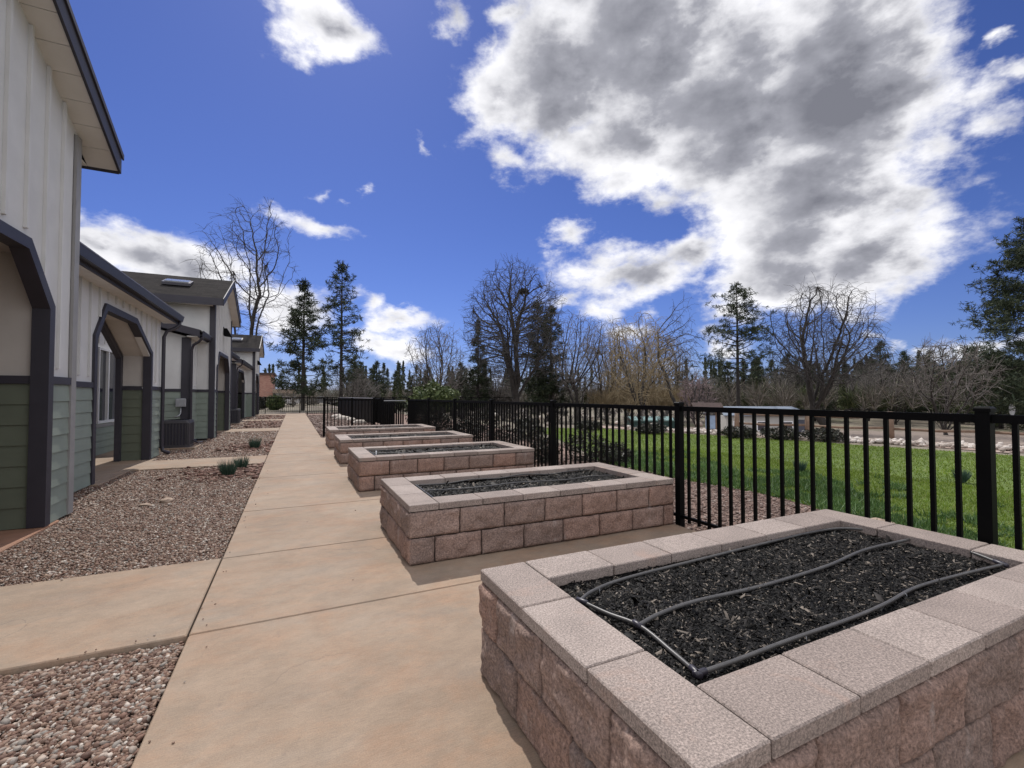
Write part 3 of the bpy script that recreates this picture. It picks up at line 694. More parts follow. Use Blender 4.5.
def gable_block(root,yc,zr=6.15,ze=4.88,X=-2.6,lamp=True,skylight=True):
    half=2.4; sl=(zr-ze)/2.85
    top=[(yc+half,zr-sl*half-.17),(yc,zr-.17),(yc-half,zr-sl*half-.17)]
    op=arch(yc,3.1,1.7)
    opening_wall(root,X,.12,yc-half,yc+half,top,op)
    gable_part(root,yc,zr,ze,X+.3,-10.5)
    for s in (-1,1):
        Y=yc+s*half
        # porch side wall inside and outside wall
    side_wall(root,yc-half,X,-9,zr-sl*half-.18)
    corner(root,X,yc-half,zr-sl*half-.2)
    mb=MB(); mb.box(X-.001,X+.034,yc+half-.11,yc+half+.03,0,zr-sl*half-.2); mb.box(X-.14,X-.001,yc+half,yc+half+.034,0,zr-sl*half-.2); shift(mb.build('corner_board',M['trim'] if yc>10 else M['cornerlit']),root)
    # reveal walls of the porch (the inner side walls)
    for s in (-1,1):
        Y=yc+s*(1.7+.02); a,b=(Y,Y+.2) if s>0 else (Y-.2,Y)
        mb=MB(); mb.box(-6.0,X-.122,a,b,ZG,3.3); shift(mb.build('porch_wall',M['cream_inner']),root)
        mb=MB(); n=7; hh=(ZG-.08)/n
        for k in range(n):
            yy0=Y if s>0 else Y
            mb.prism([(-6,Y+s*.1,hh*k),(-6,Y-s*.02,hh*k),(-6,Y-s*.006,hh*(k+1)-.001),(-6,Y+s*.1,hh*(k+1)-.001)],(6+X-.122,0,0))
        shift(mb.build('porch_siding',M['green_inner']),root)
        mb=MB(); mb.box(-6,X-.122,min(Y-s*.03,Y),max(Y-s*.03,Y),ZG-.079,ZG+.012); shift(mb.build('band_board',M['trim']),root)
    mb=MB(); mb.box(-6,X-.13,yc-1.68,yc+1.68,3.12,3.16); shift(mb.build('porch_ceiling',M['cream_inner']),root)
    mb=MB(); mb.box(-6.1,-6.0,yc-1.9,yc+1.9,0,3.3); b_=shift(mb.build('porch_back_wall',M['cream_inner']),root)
    # main mass behind
    mb=MB(); mb.box(-10.3,-6.12,yc-half+.13,yc+half-.13,0,zr-sl*half-.2); shift(mb.build('rear_wall',M['cream']),root)
    mb=MB(); mb.box(-9.9,X,yc+half-.121,yc+half-.001,0,zr-sl*half-.19) ; shift(mb.build('side_wall',M['cream']),root)
    if lamp:
        y=yc-.35; mb=MB(); mb.box(X+.02,X+.05,y-.07,y+.07,3.95,4.25); l=shift(mb.build('wall_lamp',M['black']),root)
        mb=MB(); vs=[(X+.05,y-.08,4.2),(X+.16,y-.08,4.2),(X+.16,y+.08,4.2),(X+.05,y+.08,4.2),(X+.05,y-.14,3.9),(X+.34,y-.14,3.86),(X+.34,y+.14,3.86),(X+.05,y+.14,3.9)]
        mb.add(vs,[(0,1,2,3),(0,4,5,1),(1,5,6,2),(2,6,7,3),(3,7,4,0)]); sh=mb.build('lamp_shade',M['black']); sh.parent=l
    if skylight:
        x=-3.9; a=1.3; z=zr-sl*a+.056
        def sk(e,h0,h1): return [(x-.38-e,yc-a-.3-e,z-sl*(.2+e)+h0),(x+.38+e,yc-a-.3-e,z-sl*(.2+e)+h0),(x+.38+e,yc-a+.2+e,z+sl*(.2+e)+h0),(x-.38-e,yc-a+.2+e,z+sl*(.2+e)+h0)]
        mb=MB(); mb.prism(sk(.05,0,0),(0,0,.1)); s_=shift(mb.build('skylight',M['gutter']),root)
        mb=MB(); mb.prism([(q[0],q[1],q[2]+.101) for q in sk(-.02,0,0)],(0,0,.03)); g_=mb.build('skylight_pane',M['sky_pane']); g_.parent=s_

M['cornerlit']=plain('lit_trim',(.27,.265,.26),.6,.08,4,.2,150)  # lighter copy of the charcoal trim, sunlight put into its colour
M['sky_pane']=plain('skylight_pane',(.22,.24,.27),.15,.05,3,0)

def low_block(root,y0,y1,op=None,near=True,X=-3.1,zs=3.42,gx=-2.65,near_oh=.3,far_oh=.35,thick=.55,inner=False,downspout=None):
    top=[(y1,zs),(y0,zs)]
    opening_wall(root,X,.12,y0,y1,top,op)
    xb=-9.5; rise=.24*(gx-xb)
    a=y0-(near_oh if near else 0); b=y1+far_oh
    zt=3.60
    mb=MB(); mb.prism([(gx-.08,a,zt-.04),(xb,a,zt-.04+rise),(xb,a,zt+.02+rise),(gx-.08,a,zt+.02)],(0,b-a,0)); shift(mb.build('low_roof',M['shingle']),root)
    # gutter : trough profile
    mb=MB(); mb.prism([(gx-.13,a,zt-.15),(gx-.03,a,zt-.15),(gx,a,zt-.02),(gx,a,zt+.0),(gx-.012,a,zt),(gx-.025,a,zt-.03),(gx-.04,a,zt-.13),(gx-.12,a,zt-.13)],(0,b-a,0)); g=shift(mb.build('gutter',M['gutter']),root)
    mb=MB(); mb.box(gx+.001,gx+.006,a,b,zt-.022,zt-.001); e=mb.build('gutter_lip',M['gutter_edge']); e.parent=g
    mb=MB(); mb.box(gx-.16,gx-.131,a,b,zt-.21,zt+.0); shift(mb.build('fascia',M['trim']),root)
    mb=MB(); n=int((b-a)/.3)
    for k in range(n): mb.box(X+.0,gx-.161,a+(b-a)*k/n+.004,a+(b-a)*(k+1)/n-.004,zs-.02,zs)
    shift(mb.build('soffit',M['soffit']),root)
    for s,yy in ((-1,a),(1,b)):
        if s==-1 and not near: continue
        mb=MB(); mb.prism([(gx-.1,yy,zt-.2),(xb,yy,zt-.2+rise),(xb,yy,zt+.03+rise),(gx-.1,yy,zt+.03)],(0,s*.03,0)); shift(mb.build('rake_fascia',M['gutter']),root)
    if downspout is not None:
        yd=downspout; g0=(gx-.07,(b-.15 if yd>y0+.5 else a+.15),zt-.14)
        path=[g0,(gx-.07,g0[1],zt-.24),(gx-.15,(g0[1]*.7+yd*.3),zt-.34),(X+.14,(g0[1]*.2+yd*.8),zt-.44),(X+.085,yd,zt-.6),(X+.085,yd,.25),(X+.10,yd,.12),(X+.25,yd-.02,.04)]
        mb=MB(); mb.tube(path,.042,8); shift(mb.build('downspout',M['gutter'],smooth=True),root)

# building nearest : tall gable and the low wing
b1=empty('gabled_house',(-2.6,5.5,0),'nearest pale house with tall gable, cropped by the left edge of the photo','house','row of cream and green houses')
gable_block(b1,5.40,skylight=False)
opA=[(10.15,0),(10.15,2.5),(10.6,3.08),(12.3,3.08),(13.5,2.42),(13.5,0)]
low_block(b1,7.84,14.4,opA,near=False,downspout=14.33,far_oh=.25)
# thick pier return and inner arch of the wing
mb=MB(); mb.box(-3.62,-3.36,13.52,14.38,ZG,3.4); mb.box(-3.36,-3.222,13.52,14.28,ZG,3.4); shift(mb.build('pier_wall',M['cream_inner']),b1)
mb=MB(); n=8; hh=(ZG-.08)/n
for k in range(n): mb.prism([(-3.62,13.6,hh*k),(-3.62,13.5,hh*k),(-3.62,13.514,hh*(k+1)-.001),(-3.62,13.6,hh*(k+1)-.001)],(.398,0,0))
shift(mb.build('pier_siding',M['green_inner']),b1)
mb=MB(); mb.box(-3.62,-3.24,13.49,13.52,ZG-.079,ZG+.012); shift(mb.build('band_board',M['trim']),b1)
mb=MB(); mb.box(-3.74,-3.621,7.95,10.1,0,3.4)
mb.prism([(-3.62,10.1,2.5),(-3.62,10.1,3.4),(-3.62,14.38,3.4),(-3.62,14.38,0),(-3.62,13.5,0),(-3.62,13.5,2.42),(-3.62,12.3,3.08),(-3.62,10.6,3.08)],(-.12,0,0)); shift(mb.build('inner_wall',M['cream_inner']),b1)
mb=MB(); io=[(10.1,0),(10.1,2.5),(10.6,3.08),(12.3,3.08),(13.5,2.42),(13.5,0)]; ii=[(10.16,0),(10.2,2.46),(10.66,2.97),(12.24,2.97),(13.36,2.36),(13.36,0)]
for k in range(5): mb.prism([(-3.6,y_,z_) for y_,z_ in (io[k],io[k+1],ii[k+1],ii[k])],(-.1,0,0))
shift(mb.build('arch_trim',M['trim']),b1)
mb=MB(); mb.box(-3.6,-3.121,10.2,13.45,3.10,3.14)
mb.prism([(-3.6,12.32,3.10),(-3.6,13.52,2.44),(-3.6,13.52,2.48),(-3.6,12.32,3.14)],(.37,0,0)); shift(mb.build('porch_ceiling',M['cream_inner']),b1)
# house wall behind the patio with the window
mb=MB(); mb.box(-4.62,-4.5,7.95,14.9,ZG-.95,3.5); mb.box(-4.62,-4.5,16.5,20,.75,3.5); mb.box(-4.62,-4.5,14.9,16.5,2.75,3.5)
for y in np.arange(8.2,20,.4):
    if y<14.85 or y>16.55: mb.box(-4.499,-4.48,y-.02,y+.02,.8,3.5)
    else: mb.box(-4.499,-4.48,y-.02,y+.02,2.85,3.5)
shift(mb.build('patio_wall',M['cream']),b1)
mb=MB(); n=4
for k in range(n): hh=.7/n; mb.prism([(-4.6,7.95,hh*k),(-4.47,7.95,hh*k),(-4.49,7.95,hh*(k+1)-.001),(-4.6,7.95,hh*(k+1)-.001)],(0,12,0))
shift(mb.build('patio_siding',M['green']),b1)
mb=MB(); mb.box(-4.5,-4.465,7.95,20,.70,.78); shift(mb.build('sill_board',M['cornerlit']),b1)
mb=MB(); w0,w1,z0,z1=14.93,16.45,.80,2.74
mb.box(-4.56,-4.455,w0,w0+.06,z0,z1); mb.box(-4.56,-4.455,w1-.06,w1,z0,z1); mb.box(-4.56,-4.455,w0+.061,w1-.061,z1-.06,z1); mb.box(-4.56,-4.455,w0+.061,w1-.061,z0,z0+.06); mb.box(-4.55,-4.46,15.6,15.67,z0+.061,z1-.061)
wf=shift(mb.build('window',M['frame']),b1)
mb=MB(); mb.box(-4.54,-4.52,w0+.06,w1-.06,z0+.06,z1-.06); pn=mb.build('pane',M['glass']); pn.parent=wf

b2=empty('gabled_house',(-2.6,21.7,0),'second house along the walkway, with a dark shingled gable and skylight','house','row of cream and green houses')
gable_block(b2,21.72)
low_block(b2,17.95,19.31,None,near=True,downspout=17.86,near_oh=.42,far_oh=-.02)
side_wall(b2,17.95,-3.1,-9.2,3.42); corner(b2,-3.1,17.95,3.40,.2)
mb=MB(); mb.prism([(-3.1,17.96,3.42),(-9.2,17.96,3.42),(-9.2,17.96,5.0)],(0,.1,0)); shift(mb.build('gable_panel',M['cream']),b2)
mb=MB(); mb.cbox(-3.42,-3.14,17.80,17.92,1.16,1.42,.02) ; bx=shift(mb.build('meter_box',M['steel']),b2)
mb=MB(); mb.tube([(-3.28,17.86,1.16),(-3.28,17.86,.95),(-3.32,17.80,.86),(-3.42,17.75,.83)],.02,6); shift(mb.build('conduit',M['steel'],smooth=True),b2)
low_block(b2,24.13,28.2,None,near=False)

b3=empty('gabled_house',(-2.6,40.4,0),'farthest house of the row, with a small dark gable at the walkway end','house','row of cream and green houses')
gable_block(b3,40.42)
opD=[(31.9,0),(31.9,2.45),(32.5,3.05),(35.4,3.05),(36.2,2.4),(36.2,0)]
low_block(b3,31.0,38.0,opD,near=True,downspout=30.9,near_oh=.42,far_oh=-.02)
side_wall(b3,31.0,-3.1,-9.2,3.42); corner(b3,-3.1,31.0,3.40,.2)
mb=MB(); mb.prism([(-3.1,31.01,3.42),(-9.2,31.01,3.42),(-9.2,31.01,5.0)],(0,.1,0)); shift(mb.build('gable_panel',M['cream']),b3)
mb=MB(); mb.box(-5.0,-4.9,31.2,37.9,0,3.4); shift(mb.build('patio_wall',M['cream_inner']),b3)

def ac_unit(loc,label):
    root=empty('air_conditioner',loc,label,'air conditioner','condenser units on concrete pads')
    w=.36;h=.80
    mb=MB(); mb.cbox(-.5,.52,-.5,.5,-.06,.03,.008); mb.build('concrete_pad',M['concrete'],root)
    def rr(r,z,c=.09):
        out=[]
        for sx,sy,a0 in ((1,-1,-90),(1,1,0),(-1,1,90),(-1,-1,180)):
            for k in range(5):
                a=R(a0+k*22.5); out.append((sx*(r-c)+c*math.cos(a),sy*(r-c)+c*math.sin(a),z))
        return out
    def shell(name,r0,r1,z0,z1,m):
        mb=MB(); a=rr(r0,z0);b=rr(r1,z1);n=len(a); mb.add(a+b,[(i,(i+1)%n,n+(i+1)%n,n+i) for i in range(n)]+[tuple(range(n-1,-1,-1)),tuple(range(n,2*n))]); return mb.build(name,m,root)
    shell('base_pan',w,w,.03,.10,M['ac']); shell('coil',w-.025,w-.025,.10,h-.08,M['ac_dark']); lid=shell('lid',w+.005,w-.01,h-.08,h,M['ac'])
    mb=MB()
    for k in range(8):
        t=-w+.10+(2*w-.2)*k/7
        for s in (-1,1): mb.box(t-.012,t+.012,s*(w-.012)-.012,s*(w-.012)+.012,.10,h-.081); mb.box(s*(w-.012)-.012,s*(w-.012)+.012,t-.012,t+.012,.10,h-.081)
    mb.build('louvre_guard',M['ac'],root)
    for sx in (-1,1):
        for sy in (-1,1):
            mb=MB(); mb.box(sx*(w-.04)-.035,sx*(w-.04)+.035,sy*(w-.04)-.035,sy*(w-.04)+.035,.10,h-.081); mb.build('corner_post',M['ac'],root)
    mb=MB(); 
    for rad in (.08,.15,.22,.28): mb.tube([(rad*math.cos(a),rad*math.sin(a),h+.012) for a in [k*math.pi/8 for k in range(17)]],.004,4,False)
    mb.build('fan_grille',M['black'],root)
    mb=MB(); mb.tube([(w,.1,.2),(w+.1,.3,.1),(w+.12,.9,.08)],.018,6); mb.build('refrigerant_line',M['gutter'],root,True)
    return root
ac_unit((-3.05,16.2,0),'larger looking grey condenser unit under the meter box, between the first and second houses')
ac_unit((-3.0,28.9,0),'small far condenser unit at the corner of the third house')

# brick building, hedge, behind the far end of the walk
cx,cy=spot(268,66)
root=empty('brick_building',(cx,cy,0),'pink-red brick building seen past the end of the house row','building')
mb=MB(); mb.box(-12,.6,0,8,0,4.6); mb.build('wall',M['brick'],root)
mb=MB(); mb.box(-12.3,.9,-.3,8.3,4.602,4.85); mb.build('roof',M['brown_roof'],root)
mb=MB(); mb.box(.62,3.6,-1.0,4,1.9,2.5); mb.build('canopy',M['boulder'],root)
mb=MB(); mb.box(3.2,3.4,-.8,-.6,0,1.9); mb.box(.8,1.0,-.8,-.6,0,1.9); mb.build('canopy_post',M['trim'],root)
mb=MB(); mb.box(.601,.66,1,4,0,1.85); mb.build('window',M['glass'],root)

# ------------------------------------------------------------------ foliage helpers
def leaf_cloud(n,cx,cy,cz,rx,ry,rz,size,seed,lump=.35,hollow=.35):
    g=np.random.default_rng(seed); d=g.normal(0,1,(n*2,3)); d/=np.linalg.norm(d,axis=1)[:,None]
    r=g.uniform(hollow,1,n*2)**.6
    nz=np.array([noise.noise(Vector(q)*2.3+Vector((seed*3.1,0,0))) for q in d]); keep=g.uniform(0,1,n*2)<.55+nz*.8
    d=d[keep][:n]; r=r[keep][:n]*(1+lump*nz[keep][:n]); m=len(d)
    C=d*r[:,None]*np.array([rx,ry,rz])+np.array([cx,cy,cz]); C[:,2]=np.maximum(C[:,2],.02)
    a=g.normal(0,1,(m,3));a/=np.linalg.norm(a,axis=1)[:,None]; b=np.cross(a,g.normal(0,1,(m,3)));b/=np.linalg.norm(b,axis=1)[:,None]
    s=size*np.exp(g.normal(0,.3,m))[:,None]
    V=np.stack([C-a*s,C+b*s*.45,C+a*s,C-b*s*.45],1).reshape(-1,3)
    return V,np.arange(4*m).reshape(-1,4)
def shrub(x,y,w,h,label,seed,m='shrub_leaf',n=1500,size=.035,group='low shrubs in the bed outside the fence',cat='shrub',name='shrub'):
    root=empty(name,(x,y,-.06),label,cat,group)
    V,Fc=leaf_cloud(n,0,0,h*.5,w/2,w/2,h*.55,size,seed)
    fastmesh('foliage',V,Fc,M[m],parent=root)
    mb=MB(); rr=random.Random(seed)
    for k in range(14):
        a=rr.uniform(0,6.28); q=rr.uniform(.1,.8); mb.tube([(0,0,0),(math.cos(a)*w*.2*q,math.sin(a)*w*.2*q,h*.4),(math.cos(a)*w*.5*q,math.sin(a)*w*.5*q,h*rr.uniform(.6,1))],[.012,.008,.003],4,False)
    mb.build('stem',M['bark'],root)
    return root
sp=[(5.35,9.4,.75,.6,'dark evergreen shrub just left of the second tall fence post'),(6.3,9.1,1.0,.72,'rounded dark shrub behind the right end of the third planter'),(6.7,8.5,.8,.45,'low dark shrub at the lawn corner, right of the rounded one'),
    (5.9,12.9,1.3,.6,'wide dark shrub behind the fence at the third planter corner'),(5.4,15,1.2,.7,'dark leafy shrub behind the fourth planter'),(7.4,18.6,1.6,.9,'tall dark shrub in the far bed behind the fourth planter'),(5.6,19.5,1.4,.8,'dark shrub behind the right corner of the farthest planter'),
    (7.6,14.4,1.1,.6,'dark shrub at the left tip of the lawn'),(6.2,24,1.8,1.0,'large dark bush beyond the far fence corner')]
for i,(x,y,w,h,l) in enumerate(sp): shrub(x,y,w,h,l,20+i,n=1700 if y<13 else 1100,size=.03 if y<13 else .05)
# dark mounds along the far lawn edge
for i,(x,y,l) in enumerate([(13.3,14.6,'dark mounded bush in front of the green bin'),(14.9,11.7,'dark mounded bush right of the picnic shelter sign'),(15.8,10.7,'dark mounded bush at the lawn edge before the low building'),(16.6,9.7,'flat dark bush at the right end of the lawn edge row'),(12.2,17.5,'dark mounded bush left of the green bin'),(10.6,20.5,'dark mounded bush at the far left of the lawn edge row')]):
    shrub(x,y,1.25,.42,l,50+i,n=1500,size=.05,group='dark mounded bushes along the far lawn edge')
def tuft_plant(x,y,s,label,seed):
    rr=np.random.default_rng(seed); n=420; b=rr.uniform(0,6.28,n); q=rr.uniform(0,1,n)**.5*.5*s; hh=s*rr.uniform(.45,1,n)
    bx,by=np.cos(b)*q*.35,np.sin(b)*q*.35; tx,ty=np.cos(b)*q*1.2,np.sin(b)*q*1.2; a=rr.uniform(0,6.28,n); w=.007
    V=np.stack([np.stack([bx-np.cos(a)*w,by-np.sin(a)*w,0*b],-1),np.stack([bx+np.cos(a)*w,by+np.sin(a)*w,0*b],-1),np.stack([tx,ty,hh],-1)],1).reshape(-1,3)
    o=fastmesh('grass_tuft',V,np.arange(3*n).reshape(-1,3),M['tuft']); o.location=(x,y,-.04); tag(o,label,'plant','young blue-green plants in the gravel'); return o
tuft_plant(-1.12,10.3,.36,'larger blue-green tuft plant in the gravel before the cross path',1)
tuft_plant(-.98,11.15,.30,'smaller blue-green tuft just behind the larger tuft',2)
tuft_plant(-1.0,15.2,.38,'blue-green tuft plant in the gravel bed past the cross path',3)
for i,(x,y,l) in enumerate([(9.3,5.9,'small dark weed clump standing in the lawn, left of the big fence post'),(10.8,3.95,'small dark weed clump in the lawn right of the big fence post')]):
    o=tuft_plant(x,y,.26,l,8+i); o['group']='weed clumps in the lawn'
# rocks
def rock(x,y,z,s,label,seed,name='rock',cat='rock',m='boulder',flat=.45,group=None):
    me=MB(); import bmesh
    b=bmesh.new(); bmesh.ops.create_icosphere(b,subdivisions=3,radius=1)
    for v in b.verts:
        p=v.co.copy(); v.co=Vector((p.x*1.25,p.y*.8,p.z*flat))*(s*(1+.3*noise.noise(p*1.4+Vector((seed,0,0)))+.08*noise.noise(p*5+Vector((0,seed,0)))))
    mesh=bpy.data.meshes.new(name); b.to_mesh(mesh); b.free(); mesh.materials.append(M[m])
    mesh.polygons.foreach_set('use_smooth',[True]*len(mesh.polygons))
    o=bpy.data.objects.new(name,mesh); COL.objects.link(o); o.location=(x,y,z); o.rotation_euler=(0,0,seed*1.3); return tag(o,label,cat,group)
rock(-1.64,8.15,-.01,.085,'brown round stone lying on top of the gravel',1)
rock(-1.85,8.0,-.02,.07,'flat tan stone beside the brown round stone',2,flat=.3)
rr=random.Random(4)
for k,(x,y,s) in enumerate([(3.3,26.6,.3),(3.1,28.8,.35),(2.85,31.2,.4),(2.75,34,.42),(3.0,25.4,.24)]):
    rock(x,y,.05,s,['pale boulder nearest the dark screen post','second pale boulder along the dark screen','third pale boulder along the dark screen','farthest pale boulder along the dark screen','small pale boulder at the right end of the screen row'][k],5+k,m='pale',group='pale boulders in front of the dark screen') if False else None
M['pale']=plain('pale_boulder',(.50,.45,.40),.9,.2,4,.4,20)
for k,(x,y,s) in enumerate([(3.3,26.6,.3),(3.1,28.8,.35),(2.85,31.2,.4),(2.75,34,.42)]):
    rock(x,y,.05,s,['pale boulder at the near end of the row by the dark screen','second pale boulder from the near end by the dark screen','third pale boulder from the near end by the dark screen','farthest pale boulder by the dark screen'][k],5+k,m='pale',group='pale boulders in front of the dark screen')
rock(6.4,3.1,-.03,.11,'tan stone half hidden in the clover edge behind the near planter',11)
# rubble border beyond lawn
pts=[(20.5,.5),(18.6,4.6),(17.4,8.2),(16.6,11),(15.4,13.4),(14.4,17)]
xy=[]
for (a,b),(c,d) in zip(pts[:-1],pts[1:]):
    for k in range(420):
        t=rng.uniform(); xy.append((a+(c-a)*t+rng.normal(.5,.35),b+(d-b)*t+rng.normal(.2,.2)))
tag(fastmesh('rubble_border',*stones(np.array(xy),.065,-.03,.7),M['pale_rock']),'pale rubble stones edging the far side of the lawn','stones',kind='stuff')

# split rail fence
def rail_fence(A,B,n,label):
    A=Vector((*A,0));B=Vector((*B,0)); root=empty('rail_fence',A,label,'fence'); d=(B-A).normalized()
    A.z=0;B.z=0
    for k in range(n):
        p=A.lerp(B,k/(n-1))-A; p.z=gz(A.x+p.x,A.y+p.y)+.05; mb=MB(); mb.tube([p+Vector((0,0,-.1)),p+Vector((0,0,.5)),p+Vector((0,0,1.0))],[.11,.10,.09],7); mb.build('post',M['wood'],root,True)
        if k<n-1:
            q=A.lerp(B,(k+1)/(n-1))-A; q.z=gz(A.x+q.x,A.y+q.y)+.05
            for z in (.38,.78): mb=MB(); mb.tube([p+Vector((0,0,z)),(p+q)/2+Vector((0,0,z-.03)),q+Vector((0,0,z+.02))],.05,6); mb.build('rail',M['wood'],root,True)
rail_fence((17.2,13.6),(23.5,2.5),6,'brown split rail fence beyond the rubble border')

# green bin
cx,cy=spot(651,28)
root=empty('recycling_bin',(cx,cy,gz(cx,cy)),'long dark green dumpster with pale teal lid past the lawn','dumpster')
def obox(mb,w,d,z0,z1): mb.box(-w/2,w/2,-d/2,d/2,z0,z1)
root.rotation_euler=(0,0,-YAW)
mb=MB(); mb.prism([(-1.25,-.6,.12),(1.25,-.6,.12),(1.35,-.75,1.0),(-1.35,-.75,1.0)],(0,1.4,0)); mb.build('body',M['tealish'],root)
mb=MB(); mb.prism([(-1.38,-.8,1.002),(-1.38,.8,1.15),(-1.38,.8,1.22),(-1.38,-.8,1.07)],(2.76,0,0)); mb.build('lid',M['teal_lid'],root)
for s in (-.9,-.3,.3,.9): mb=MB(); mb.box(s-.04,s+.04,-.76,-.68,.2,.98); mb.build('rib',M['tealish'],root)
for s in (-1,1): mb=MB(); mb.box(s*1.1-.1,s*1.1+.1,-.5,.5,0,.118); mb.build('skid',M['tyre'],root)
# kiosk
cx,cy=spot(706,29)
root=empty('information_kiosk',(cx,cy,gz(cx,cy)),'small brown roofed kiosk with a pale blue notice board','kiosk'); root.rotation_euler=(0,0,-YAW); root.scale=(.8,.8,.93)
for s in (-1,1): mb=MB(); mb.box(s*.75-.06,s*.75+.06,-.06,.06,0,2.5); mb.build('post',M['wood'],root)
mb=MB(); mb.prism([(-1.15,-.6,2.35),(1.2,-.6,2.35),(1.2,.05,2.8),(1.2,.7,2.35),(-1.15,.7,2.35),(-1.15,.05,2.8)][0:3]+[(-1.15,.05,2.8)],(0,0,.08)); mb.prism([(-1.15,.7,2.35),(1.2,.7,2.35),(1.2,.06,2.8),(-1.15,.06,2.8)],(0,0,.08)); mb.build('roof',M['brown_roof'],root)
mb=MB(); mb.box(-.05,.72,-.05,.05,1.1,2.0); mb.build('notice_board',M['sign_blue'],root)
mb=MB(); mb.box(-.1,.77,-.03,.03,1.02,1.095); mb.box(-.1,.77,-.03,.03,2.005,2.08); mb.build('board_frame',M['trim'],root)
# low pavilion with pale roof
cx,cy=spot(770,34)
root=empty('low_building',(cx,cy,gz(cx,cy)),'long low building with pale bluish metal roof beyond the lawn','building'); root.rotation_euler=(0,0,-YAW-.06); root.scale=(1,1,1.09)
mb=MB(); mb.box(-3.2,2.8,0,3.5,0,1.62); mb.build('wall',M['offwhite'],root)
mb=MB(); mb.prism([(-3.5,-.3,1.65),(3.1,-.3,1.65),(2.6,2,2.2),(-3.0,2,2.2)],(0,.0,.06)); mb.prism([(-3.5,4.0,1.65),(3.1,4.0,1.65),(2.6,2.001,2.2),(-3.0,2.001,2.2)],(0,0,.06)); mb.build('roof',M['bluish_roof'],root)
for x in (-2.3,-.6,1.2):
    mb=MB(); mb.box(x-.4,x+.4,-.03,.0-.001,.6,1.3); f=mb.build('window',M['frame'],root)
    mb=MB(); mb.box(x-.33,x+.33,-.04,-.031,.67,1.23); q=mb.build('pane',M['glass'],f)
mb=MB(); mb.box(2.0,2.6,-.03,-.001,0,1.4); mb.build('door',M['car_blue'],root)
# round white sign
cx,cy=spot(1011,40)
root=empty('round_sign',(cx,cy,gz(cx,cy)),'small white oval sign on a thin post at the far right','sign'); root.rotation_euler=(0,0,-YAW)
mb=MB(); mb.tube([(0,0,0),(0,0,2.2)],.03,6); mb.build('post',M['steel'],root)
mb=MB(); mb.prism([(.28*math.cos(a),-.05,2.1+.55*math.sin(a)) for a in [k*math.pi/8 for k in range(16)]],(0,.02,0)); mb.build('sign_face',M['frame'],root)
# utility pole between trees
cx,cy=spot(553,55)
mb=MB(); mb.tube([(0,0,0),(0,0,6.3)],[.14,.10],8); o=mb.build('utility_pole',M['bark_light'],smooth=True,loc=(cx,cy,0)); tag(o,'grey pole standing beside the dark conifers','pole')
# parked cars
def car(loc,rz,m,label):
    root=empty('parked_car',loc,label,'car','cars parked beyond the grounds'); root.rotation_euler=(0,0,rz)
    prof=[(-2.2,.35),(-2.25,.75),(-1.9,.95),(-1.3,1.0),(-.75,1.42),(.75,1.45),(1.35,1.02),(2.0,.92),(2.25,.7),(2.22,.35)]
    mb=MB(); mb.prism([(x,-.85,z) for x,z in prof],(0,1.7,0)); mb.build('body',M[m],root)
    gl=[(-1.15,1.0),(-.72,1.36),(.7,1.38),(1.18,1.02)]
    mb=MB(); mb.prism([(x,-.86,z) for x,z in gl],(0,.008,0)); mb.prism([(x,.86,z) for x,z in gl],(0,-.008,0)); mb.build('side_window',M['glass'],root)
    for x in (-1.4,1.4):
        for y in (-.8,.8):
            mb=MB(); mb.tube([(x,y-.1,.32),(x,y+.1,.32)],.32,14); w=mb.build('wheel',M['tyre'],root)
            mb=MB(); mb.tube([(x,y-.105,.32),(x,y+.105,.32)],.18,10); h=mb.build('rim',M['steel'],w)
for u,D,rz,m,l in ((284,74,.1,'car_white','white car parked beyond the end of the walkway'),(300,78,.1,'car_grey','silver car parked right of the white car, behind the pine trunks'),(322,80,.0,'car_grey','silver car glimpsed through the far walkway fence')):
    x,y=spot(u,D); car((x,y,gz(x,y)+.04),rz,m,l)

